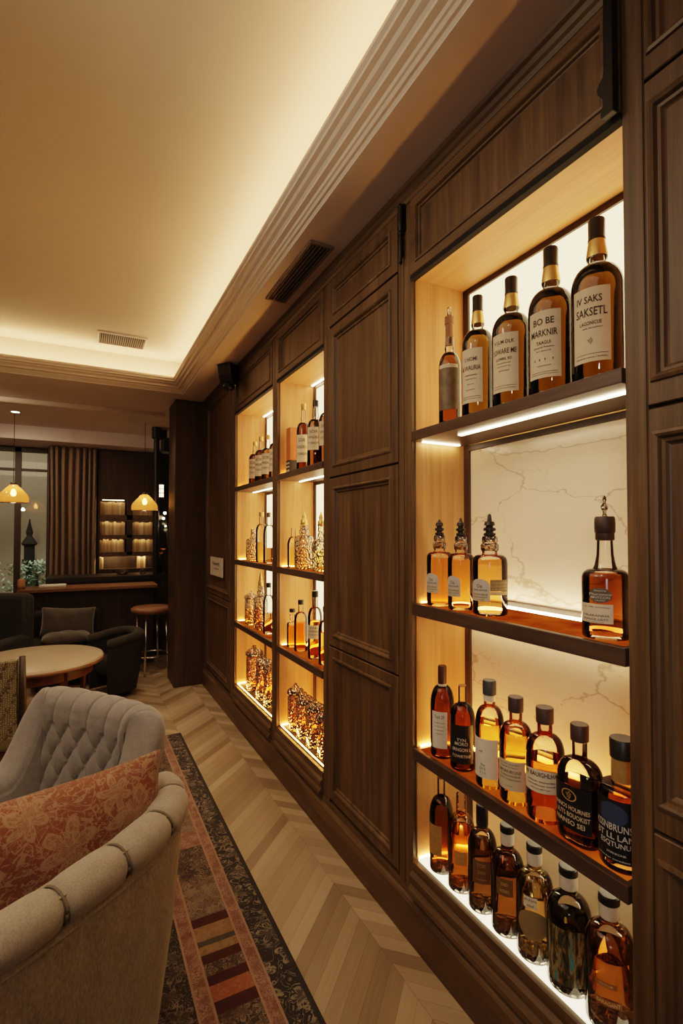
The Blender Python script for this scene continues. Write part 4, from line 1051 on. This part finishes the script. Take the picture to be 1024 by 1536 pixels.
# --- rust lumbar cushion
def cushion(w, h, th, n=40, pinch=.10):
    bm = B()
    for sgn in (1, -1):
        def fn(u, v):
            x, y = 2*u-1, 2*v-1
            k = (max(0, 1-abs(x)**2.6)*max(0, 1-abs(y)**2.6))**.45
            ex = 1 - pinch*(1-abs(x)**2)*0 - pinch*(1-x*x)*(abs(y)**4)*0
            px = x*w/2*(1 - pinch*.5*(1-abs(y)**2)); py = y*h/2*(1 - pinch*(1-abs(x)**2))
            wr = .004*math.sin(9*x+3*y)*k
            return (px, py, sgn*(th/2*k) + wr)
        grid(bm, fn, n, n)
    bmesh.ops.remove_doubles(bm, verts=bm.verts, dist=.0006)
    return bm
o = obj('lumbar_cushion', cushion(.50, .30, .12, 44, .10), MT['pillow'], None, True, loc=(-.083, 1.085, zr+.675), rot=(math.radians(74), math.radians(0), math.radians(2)))
o.rotation_euler = (Matrix.Rotation(math.radians(10), 3, 'Z') @ Matrix.Rotation(math.radians(-2), 3, 'Y') @ Matrix.Rotation(math.radians(84), 3, 'X')).to_euler()
tag(o, 'rust orange floral lumbar cushion propped in the near armchair', 'cushion')

# ================================================================== ROUND TABLE AND OLIVE CHAIR
t = thing('round_coffee_table', 'round table with a pale top and red brown apron behind the tufted armchair', 'table', (-.24, 3.80, 0))
bm = B(); lathe(bm, [(.345, .468), (.375, .474), (.385, .488), (.380, .500), (.362, .507), (.10, .508)], 64); obj('tabletop', bm, MT['tabletop'], t, 'auto')
bm = B(); lathe(bm, [(.378, .4645), (.388, .470), (.390, .484), (.386, .487)], 64, cap=False); obj('edge_band', bm, MT['counter_wood'], t, True)
bm = B(); lathe(bm, [(.315, .395), (.325, .402), (.325, .4675)], 64); obj('apron', bm, MT['table_wood'], t, 'auto')
for k in range(4):
    a = PI/4 + k*PI/2 - .25
    bm = B(); bx(bm, -.022, .022, -.022, .022, .36, .4665); lathe(bm, [(.011, .001), (.014, .05), (.020, .36)], 14)
    obj('leg', bm, MT['table_wood'], t, 'auto', loc=(.305*math.cos(a), .305*math.sin(a), 0))
    bm = None
# chair with a patterned back, seen from behind
t = thing('dining_chair', 'wood framed chair with olive patterned back turned towards the round table', 'chair', (-.43, 2.80, zr), math.radians(-4))
bm = B()
def back_fn(u, v):
    x, zz = -.18 + .36*u, .34 + .37*v
    return (x, -.012 - .02*math.cos((u-.5)*PI) - .03*v, zz)
grid(bm, back_fn, 14, 14); grid(bm, lambda u, v: (lambda p: (p[0], p[1]+.05, p[2]))(back_fn(u, v)), 14, 14)
bmesh.ops.bridge_loops(bm, edges=[e for e in bm.edges if e.is_boundary])
obj('back', bm, MT['olive_weave'], t, 'auto', bevel=.006)
bm = B(); bx(bm, -.19, .19, -.02, .34, .29, .37); obj('seat', bm, MT['olive_fabric'], t, bevel=.02)
for s in (-1, 1):
    bm = B(); tube(bm, [(s*.20, .06, .002), (s*.20, .01, .30), (s*.20, -.02, .55), (s*.20, -.035, .725)], [.013, .018, .016, .013], 8); obj('back_post', bm, MT['darker'], t, True)
    bm = B(); lathe(bm, [(.012, .002), (.019, .288)], 12, s*.165, .30); obj('leg', bm, MT['table_wood'], t, True)
bm = B(); bx(bm, -.185, .185, .0, .03, .235, .288); obj('rail', bm, MT['table_wood'], t)

# ================================================================== FAR LOUNGE
def block_chair(name, label, loc, rz, w, d, hb, mat, cush=True, ha=.5):
    t = thing(name, label, 'armchair', loc, rz)
    def soft(x0, x1, y0, y1, z0, z1, b): return box(x0, x1, y0, y1, z0, z1)
    for s in (-1, 1):
        x0, x1 = sorted((s*w/2, s*(w/2-.09)))
        obj('arm', soft(x0, x1, -d/2+.06, d/2, .10, ha, 0), mat, t, 'auto', bevel=.035)
    obj('backrest', soft(-w/2, w/2, -d/2, -d/2+.11, .10, hb, 0), mat, t, 'auto', bevel=.045)
    obj('seat', soft(-w/2+.095, w/2-.095, -d/2+.115, d/2-.005, .10, .38, 0), mat, t, 'auto', bevel=.03)
    for x, y in ((-1, -1), (1, -1), (-1, 1), (1, 1)):
        bm = B(); lathe(bm, [(.013, .001), (.018, .10)], 10, x*(w/2-.06), y*(d/2-.06)); obj('leg', bm, MT['darker'], t, True)
    return t
block_chair('velvet_armchair', 'dark green velvet armchair at the far window side of the round table', (-.68, 4.62, 0), math.radians(150), .56, .52, .83, MT['green_fabric'], ha=.52)
block_chair('low_armchair', 'dark low armchair holding a brown grey cushion before the bar counter', (-.10, 5.02, 0), math.radians(183), .54, .46, .62, MT['dark_fabric'], ha=.40)
o = obj('back_cushion', cushion(.42, .26, .13, 26, .10), MT['brown_fabric'], None, True)
o.location = (-.09, 5.03, .53); o.rotation_euler = (math.radians(72), math.radians(4), math.radians(3)); tag(o, 'brown grey cushion upright in the low dark armchair', 'cushion')
o = obj('seat_cushion', cushion(.36, .22, .10, 24, .04), MT['brown_fabric'], None, True)
o.location = (-.10, 4.83, .433); tag(o, 'brown grey flat cushion on the seat of the low dark armchair', 'cushion')
t = thing('tub_chair', 'dark tub chair with a rounded grey arm between the round table and bar stool', 'armchair', (.29, 4.50, 0), math.radians(115)); t.scale = (.86, .86, .86)
pth = u_path(.22, .18, .20, 2.3, 90)
bm = B(); sweep(bm, pth, lambda q, s: [(-.05, .06), (-.01, .30), (0, .50+.05*math.sin(PI*q)), (-.06, .50+.05*math.sin(PI*q)), (-.08, .30)]); obj('shell', bm, MT['dark_fabric'], t, 'auto')
bm = B(); sweep(bm, pth, lambda q, s: [(-.03 + .05*math.cos(2*PI*k/12), .52+.05*math.sin(PI*q) + .042*math.sin(2*PI*k/12)) for k in range(12)]); obj('padded_arm', bm, MT['dark_fabric2'], t, True)
obj('seat', seat_cushion(.22, .18, .19, .2, .36, .07), MT['dark_fabric'], t, True)
bm = B(); lathe(bm, [(.10, .001), (.12, .20)], 20); obj('base', bm, MT['darker'], t, True)

# bar counter
t = thing('bar_counter', 'long bar table with an oak edged top and dark front under the window', 'counter', (0, 0, 0))
bm = B(); bx(bm, -.50, .68, 5.30, 5.66, .765, .795); obj('worktop', bm, MT['counter_wood'], t, bevel=.004)
bm = B(); bx(bm, -.46, .66, 5.44, 5.62, .002, .764); obj('front_panel', bm, MT['darker'], t)
t = thing('back_bar', 'black topped back bar behind the oak counter', 'counter', (0, 0, 0))
bm = B(); bx(bm, -.30, 1.18, 5.70, 6.14, .81, .86); obj('worktop', bm, MT['black_plastic'], t, bevel=.003)
bm = B(); bx(bm, -.28, 1.16, 5.72, 6.12, .002, .809); obj('cabinet_body', bm, MT['darker'], t)
o = obj('serving_tray', box(-.34, -.12, 5.42, 5.60, .796, .815), paper((.60, .58, .52)), None, bevel=.003); tag(o, 'pale serving tray lying on the window end of the bar counter', 'tray')
bm = B(); lathe(bm, [(.03, 0), (.034, .03), (.030, .075), (.02, .085)], 18); o = obj('candle_holder', bm, plain('peach glass', (.55, .30, .15), .4), None, True, loc=(-.66+.18, 5.48, .796)); tag(o, 'peach coloured candle holder at the window end of the bar counter', 'candle holder')
# stool
def stool(x, y, label, rz=0):
    t = thing('bar_stool', label, 'stool', (x, y, 0), rz)
    bm = B(); lathe(bm, [(.10, .555), (.17, .560), (.185, .575), (.185, .600), (.165, .615), (.05, .622)], 36); obj('seat', bm, MT['seat_leather'], t, True)
    for k in range(4):
        a = PI/4 + k*PI/2
        bm = B(); tube(bm, [(.13*math.cos(a), .13*math.sin(a), .56), (.16*math.cos(a), .16*math.sin(a), .004)], .010, 10); obj('leg', bm, MT['chrome'], t, True)
    bm = B(); pts = [(.152*math.cos(2*PI*k/32), .152*math.sin(2*PI*k/32), .17) for k in range(33)]; tube(bm, pts, .007, 8); obj('foot_ring', bm, MT['chrome'], t, True)
stool(.60, 5.06, 'bar stool with tan round seat and chrome legs beside the dark column', .3)

# pendants
def pendant(x, y, z, label):
    t = thing('pendant_lamp', label, 'pendant lamp', (x, y, z))
    bm = B(); lathe(bm, [(.125, 0), (.128, .01), (.128, .045), (.115, .075), (.075, .12), (.042, .155), (.030, .165)], 40, cap=False)
    o = obj('lamp_shade', bm, MT['amber_shade'], t, True)
    bm = B(); lathe(bm, [(.012, .126), (.026, .162), (.026, .185), (.004, .19)], 16); so = obj('socket', bm, MT['steel'], t, 'auto')
    bm = B(); lathe(bm, [(.012, .06), (.022, .075), (.024, .09), (.014, .115), (.010, .125)], 16); obj('bulb', bm, MT['bulb'], so, True)
    bm = B(); lathe(bm, [(.0025, .19), (.0025, ZS-.0055-z)], 8); obj('cord', bm, MT['black'], t)
def amber_shade():
    t = NT('amber glass shade')
    tr = t.n('BsdfTransparent'); tr.inputs[0].default_value = (1.0, .60, .26, 1)
    tl = t.n('BsdfTranslucent'); tl.inputs[0].default_value = (.95, .46, .15, 1)
    gl = t.n('BsdfGlossy'); gl.inputs['Roughness'].default_value = .08
    m1 = t.n('MixShader'); m1.inputs[0].default_value = .5; t.set(m1.inputs[1], tr.outputs[0]); t.set(m1.inputs[2], tl.outputs[0])
    fr = t.n('Fresnel'); m2 = t.n('MixShader'); t.set(m2.inputs[0], fr.outputs[0]); t.set(m2.inputs[1], m1.outputs[0]); t.set(m2.inputs[2], gl.outputs[0])
    return t.surf(m2.outputs[0])
MT['amber_shade'] = amber_shade()
pendant(-.56, 5.56, 1.585, 'amber glass pendant lamp hanging before the window')
pendant(.58, 5.56, 1.535, 'amber glass pendant lamp hanging before the bookcase')

# window
bm = B()
for x in (-2.6, -1.62, -.68, -.36): bx(bm, x, x+.062, 6.86, 6.915, .5, 2.29)
bx(bm, -2.6, -.30, 6.86, 6.915, .5, .56); bx(bm, -2.6, -.30, 6.86, 6.915, 2.24, 2.29); bx(bm, -2.6, -.3, 6.87, 6.91, 2.02, 2.05)
w = struct('window_1', bm, MT['darker'])
for a, b in ((-2.538, -1.62), (-1.558, -.68), (-.618, -.36)):
    bm = B(); bx(bm, a, b, 6.885, 6.889, .56, 2.24); obj('window_pane', bm, MT['pane'], w)
bm = B(); bx(bm, -3.6, .8, 8.4, 8.5, -.1, 3.4); struct('wall_outside', bm, plain('garden wall', (.40, .36, .27), .9, 0, .2, 2))
bm = B(); bx(bm, -3.6, .8, 7.01, 8.39, -.12, -.02); struct('ground', bm, plain('garden ground', (.12, .11, .08), .9))
# shrub outside
t = thing('garden_shrub', 'pale green leafy shrub outside the window beside the curtain', 'shrub', (-.50, 7.6, -.02))
bm = B(); tube(bm, [(0, 0, 0), (.01, 0, .5), (0, .01, .8)], .018, 8); obj('stem', bm, MT['dark'], t)
bm = B(); rr = random.Random(3)
for k in range(900):
    p = Vector((rr.gauss(0, .17), rr.gauss(0, .12), .45 + .50*rr.random())); d = Vector((rr.uniform(-1, 1), rr.uniform(-1, 1), rr.uniform(-.3, 1))).normalized()
    s = d.cross(Vector((0, 0, 1))); s = s.normalized() if s.length > .01 else Vector((1, 0, 0)); L = rr.uniform(.04, .08)
    bm.faces.new([bm.verts.new(p), bm.verts.new(p+d*L*.5+s*L*.28), bm.verts.new(p+d*L), bm.verts.new(p+d*L*.5-s*L*.28)])
obj('foliage', bm, plain('pale leaf', (.36, .50, .40), .6, 0, .4, 9), t)
t = thing('stone_lantern', 'dark stone garden lantern standing behind the shrub outside', 'lantern', (-.62, 8.05, -.02)); t.scale = (.62, .62, .88)
bm = B(); lathe(bm, [(.12, 0), (.12, .08), (.06, .14), (.06, 1.0), (.13, 1.06), (.13, 1.1)], 8); obj('post', bm, MT['matte_black'], t)
bm = B(); lathe(bm, [(.10, 1.1), (.10, 1.30), (.16, 1.34), (.05, 1.46), (.07, 1.52), (.02, 1.66), (.01, 1.72)], 8); obj('lantern_house', bm, MT['matte_black'], t)
# curtain
bm = B()
def curt(u, v):
    k = 8; amp = .032*(1 - .25*(1-v)); x = -.335 + .495*u + .004*math.sin(3*v+9*u)
    yv = 6.60 + amp*math.sin(2*PI*k*u + .5*math.sin(2.2*v*PI+u*5) + 1.1*math.sin(7*u)) + .008*math.sin(31*u)
    return (x, yv, .004 + 2.29*v)
grid(bm, curt, 190, 18)
o = obj('curtain', bm, MT['curtain'], None, True); m = o.modifiers.new('thick', 'SOLIDIFY'); m.thickness = .004
tag(o, 'floor length brown curtain pleated beside the window', 'curtain')

# bookcase with lit rows of books
t = thing('bookcase', 'dark wood bookcase with small lit compartments of books on the back wall', 'bookcase', (0, 0, 0))
YB = 6.62; X0, X1, XM0, XM1 = .195, .80, .490, .555
rows = [(1.520, 1.700), (1.280, 1.462), (1.075, 1.246), (.875, 1.038)]
bm = B(); bx(bm, X0-.02, X1+.02, YB+.20, YB+.28, .002, 2.29); obj('back_board', bm, MT['darker'], t)
bm = B(); bx(bm, X0-.02, X0, YB, YB+.1995, .002, 2.29); obj('side_board', bm, MT['darker'], t)
bm = B(); bx(bm, X1, X1+.02, YB, YB+.1995, .002, 2.29); obj('side_board', bm, MT['darker'], t)
bm = B(); bx(bm, XM0, XM1, YB, YB+.1995, 1.04, 1.705); obj('divider', bm, MT['darker'], t)
bm = B(); bx(bm, X0+.0005, X1-.0005, YB, YB+.1995, 1.70, 2.29); obj('upper_panel', bm, MT['darker'], t)
bm = B(); bx(bm, X0+.0005, X1-.0005, YB, YB+.1995, .002, .874); obj('lower_panel', bm, MT['darker'], t)
for (za, zb), (zc, zd) in zip(rows, rows[1:]):
    bm = B(); bx(bm, X0+.0005, X1-.0005, YB, YB+.1995, zd, za); bx(bm, X0+.0005, X1-.0005, YB-.003, YB+.004, zd-.014, zd); obj('shelf', bm, MT['dark_h'], t)
for za, zb in rows:
    for xa, xb in ((X0, XM0), (XM1, X1)):
        bm = B(); bx(bm, xa+.03, xb-.03, YB+.012, YB+.022, zb-.006, zb-.001); obj('light_strip', bm, emit('shelf glow', (1, .62, .28), 32 if za > .9 else 110), t)
bm_cols = [(.42, .30, .17), (.36, .27, .17), (.50, .40, .26), (.30, .19, .10)]
protos = []
for k, c in enumerate(bm_cols):
    mt = bookmat('book cloth', c)
    for wd in (.016, .021):
        me_o = (mt, wd); protos.append(me_o)
first = {}
RN = ['top', 'second', 'third', 'bottom']
rr = random.Random(11)
for ri, (za, zb) in enumerate(rows):
    for ci, (xa, xb) in enumerate(((X0, XM0), (XM1, X1))):
        if ri == 3 and ci == 0: spans = [(xa+.004, xa+.06)]
        elif ri == 3: spans = [(xa+.06, xb-.08)]
        else: spans = [(xa+.004, xb-.004)]
        for sa, sb in spans:
            x = sa
            while True:
                k = rr.randrange(len(protos)); mt, wd = protos[k]
                if x + wd > sb: break
                hh = (zb-za)*rr.uniform(.80, .90)
                lab = 'pale spined book in the %s lit row of the bookcase, %s compartment' % (RN[ri], 'wide' if ci == 0 else 'narrow')
                if k not in first:
                    bm = B(); bx(bm, -wd/2, wd/2, 0, .12, 0, 1); first[k] = obj('book', bm, mt, None); o = first[k]
                else:
                    o = first[k].copy(); C.objects.link(o)
                o.location = (x+wd/2, YB+.035+rr.uniform(0, .008), za+.0006); o.scale = (1, 1, hh)
                tag(o, lab, 'book', 'books in the %s lit row, %s compartment' % (RN[ri], 'wide' if ci == 0 else 'narrow'))
                x += wd + .0012
# ornaments on the back bar before the bookcase
bm = B(); lathe(bm, [(.05, 0), (.062, .012), (.066, .04), (.06, .055)], 24); o = obj('glass_bowl', bm, MT['cut_amber'], None, True, loc=(.40, 5.90, .861)); tag(o, 'small crystal bowl on the back bar below the bookcase', 'bowl')
bm = B(); lathe(bm, [(.03, 0), (.036, .01), (.036, .035), (.03, .05)], 20); o = obj('glass_tumbler', bm, MT['cut_glass'], None, True, loc=(.60, 5.88, .861)); tag(o, 'small clear tumbler on the back bar beside the black pole', 'glass')
# black pole with the projector and dark mirror behind
t = thing('projector_pole', 'black pole from ceiling to back bar carrying a black projector by the column', 'projector', (.72, 5.78, 0))
bm = B(); lathe(bm, [(.030, .861), (.030, 2.32), (.050, 2.33), (.050, ZS-.006)], 24); obj('pole', bm, MT['black_plastic'], t, 'auto')
bm = B(); bx(bm, .02, .10, -.05, .05, 2.32, 2.42); obj('bracket', bm, MT['black'], t, bevel=.006)
bm = B(); bx(bm, .05, .26, -.10, .10, 2.18, 2.33); obj('projector_body', bm, MT['black_plastic'], t, bevel=.014)
bm = B(); bx(bm, .822, 1.21, 6.42, 6.46, .002, 2.29); o = obj('dark_mirror', bm, plain('dark mirror glass', (.05, .045, .04), .08, .6), None, bevel=.003); tag(o, 'tall dark mirror panel beside the bookcase', 'mirror')
# lit branch arrangement and orange flowers in vases
rr = random.Random(5)
def vase(x, y, label, cat, ht, blooms, branch):
    t = thing('flower_vase', label, cat, (x, y, .861))
    bm = B(); lathe(bm, [(.030, 0), (.042, .01), (.045, .08), (.036, ht), (.040, ht+.01)], 24); obj('vase', bm, MT['black_plastic'], t, True)
    bm = B(); heads = []
    for k in range(9 if not branch else 12):
        a = rr.uniform(0, 2*PI); rr_ = rr.uniform(.02, .07) if not branch else rr.uniform(.03, .14); zz = ht + (rr.uniform(.04, .10) if not branch else rr.uniform(.30, .56))
        tube(bm, [(0, 0, ht-.02), (rr_*.4*math.cos(a), rr_*.4*math.sin(a), ht+(zz-ht)*.6), (rr_*math.cos(a), rr_*math.sin(a), zz)], .002, 5); heads.append((rr_*math.cos(a), rr_*math.sin(a), zz))
    obj('stems', bm, MT['dark'], t)
    for p in heads:
        bm = B()
        if branch: bmesh.ops.create_icosphere(bm, subdivisions=2, radius=rr.uniform(.009, .017), matrix=Matrix.Translation(p))
        else:
            for j in range(7):
                a = 2*PI*j/7; c = Vector(p); d = Vector((math.cos(a), math.sin(a), .5)); s = Vector((-math.sin(a), math.cos(a), 0))
                bm.faces.new([bm.verts.new(c), bm.verts.new(c+d*.014+s*.008), bm.verts.new(c+d*.026), bm.verts.new(c+d*.014-s*.008)])
        obj('light_globe' if branch else 'blossom', bm, blooms, t, branch)
fl = NT('orange petals'); p = fl.pbr((.70, .20, .04), .6); p.inputs['Emission Color'].default_value = (1, .30, .05, 1); p.inputs['Emission Strength'].default_value = .25  # petals also glow faintly, brightness put into the material
vase(.775, 5.98, 'black vase of orange flowers on the back bar beside the black pole', 'vase', .16, fl.m, False)
vase(.86, 5.82, 'black vase of branches hung with tiny warm globe lights by the column', 'vase', .18, emit('tiny globe light', (1, .80, .48), 14), True)
# latticed lantern on the mirror
t = thing('wall_lantern', 'small latticed lantern glowing on the dark mirror', 'lantern', (.84, 6.415, 1.80))
bm = B(); bx(bm, -.05, .05, -.03, 0, -.08, .10)
obj('lantern_frame', bm, MT['black'], t, bevel=.003)
bm = B()
for i in range(2):
    for j in range(3): bx(bm, -.040+i*.042, -.004+i*.042, -.034, -.0305, -.065+j*.052, -.022+j*.052)
obj('glowing_panes', bm, emit('lantern glow', (1, .78, .45), 5), t)

# ================================================================== LIGHTS, WORLD, CAMERA
def area(loc, rot, sx, sy, power, col=(1, .71, .47)):
    d = bpy.data.lights.new('lamp', 'AREA'); d.shape = 'RECTANGLE'; d.size = sx; d.size_y = sy; d.energy = power; d.color = col
    o = bpy.data.objects.new('fill_area', d); C.objects.link(o); o.location = loc; o.rotation_euler = rot; return o
def spot(loc, target, power, size=1.4, blend=.6, col=(1, .72, .48), r=.05):  # mostly unseen fill added for brightness; one spot sits at the far downlight
    d = bpy.data.lights.new('spot', 'SPOT'); d.energy = power; d.color = col; d.spot_size = size; d.spot_blend = blend; d.shadow_soft_size = r
    o = bpy.data.objects.new('ceiling_or_fill_spot', d); C.objects.link(o); o.location = loc
    o.rotation_euler = (Vector(target)-Vector(loc)).to_track_quat('-Z', 'Y').to_euler(); return o
area((-1.0, 1.2, 2.66), (0, 0, 0), 2.0, 3.0, 30)  # unseen fill panel added to raise the room's overall brightness
spot((-.3, .4, 2.64), (.2, 1.4, .3), 32, 1.6, .8)
spot((-.7, 1.2, 2.35), (FX, 1.3, 2.05), 26, 1.75, .9, (1, .80, .58), .25)  # added wide soft spot, no fitting, brightens the upper cabinet fronts
spot((.25, 2.4, 2.64), (.55, 2.8, 0), 45, 1.7, .9)
spot((-.6, 3.3, 2.64), (-.3, 3.6, .5), 36, 1.5, .8)
spot((-.56, 5.63, 2.40), (-.5, 5.3, .8), 38, 1.5, .7)
spot((.45, 4.5, 2.40), (.5, 4.6, 0), 22, 1.5, .8)
area((-1.0, 7.2, 2.7), (math.radians(62), 0, 0), 2.6, .3, 26, (1, .84, .66))  # added lamp outside, out of view, brightens the garden wall
spot((-.62, 7.15, 2.2), (-.5, 7.65, .7), 45, 1.2, .6, (1, .92, .74))  # added lamp outside, out of view, aimed at the shrub
spot((-1.2, 4.6, 2.36), (-.1, 6.3, 2.1), 20, 1.7, .9)  # added spot without a fitting, lifts the bulkhead face and curtain
spot((-1.1, 5.5, 2.40), (-.1, 6.6, 1.2), 34, 1.5, .8)  # added spot without a fitting, aimed to brighten the curtain
spot((-1.0, -1.1, 1.35), (FX, .35, 1.05), 26, .62, .9, (.72, .84, 1.0), .3)  # added cool fill behind the camera, tints the nearest cupboard doors
spot((-1.3, -1.2, 1.9), (.7, 1.4, 1.2), 26, 2.2, 1.0, (1, .82, .66), .04)  # added warm fill behind the camera, standing in for other room lights
w = bpy.data.worlds.new('world'); SC.world = w; w.use_nodes = True
bg = w.node_tree.nodes['Background']; bg.inputs[0].default_value = (.06, .055, .05, 1); bg.inputs[1].default_value = .3

cd = bpy.data.cameras.new('camera'); co = bpy.data.objects.new('camera', cd); C.objects.link(co)
cd.sensor_fit = 'HORIZONTAL'; cd.sensor_width = 36; cd.lens = 760/1024*36
co.location = (0, 0, 1.30); co.rotation_euler = (math.radians(90+1.3), 0, math.radians(-27.2)); cd.shift_y = (32-760*math.tan(math.radians(1.3)))/1024
cd.clip_start = .02
SC.camera = co
SC.view_settings.view_transform = 'Filmic'
SC.view_settings.look = 'Medium High Contrast'
SC.view_settings.exposure = 0.0
cy = SC.cycles
cy.use_denoising = True
cy.max_bounces = 14; cy.transmission_bounces = 10; cy.transparent_max_bounces = 24; cy.glossy_bounces = 5; cy.diffuse_bounces = 5
cy.sample_clamp_indirect = 6.0; cy.blur_glossy = .5
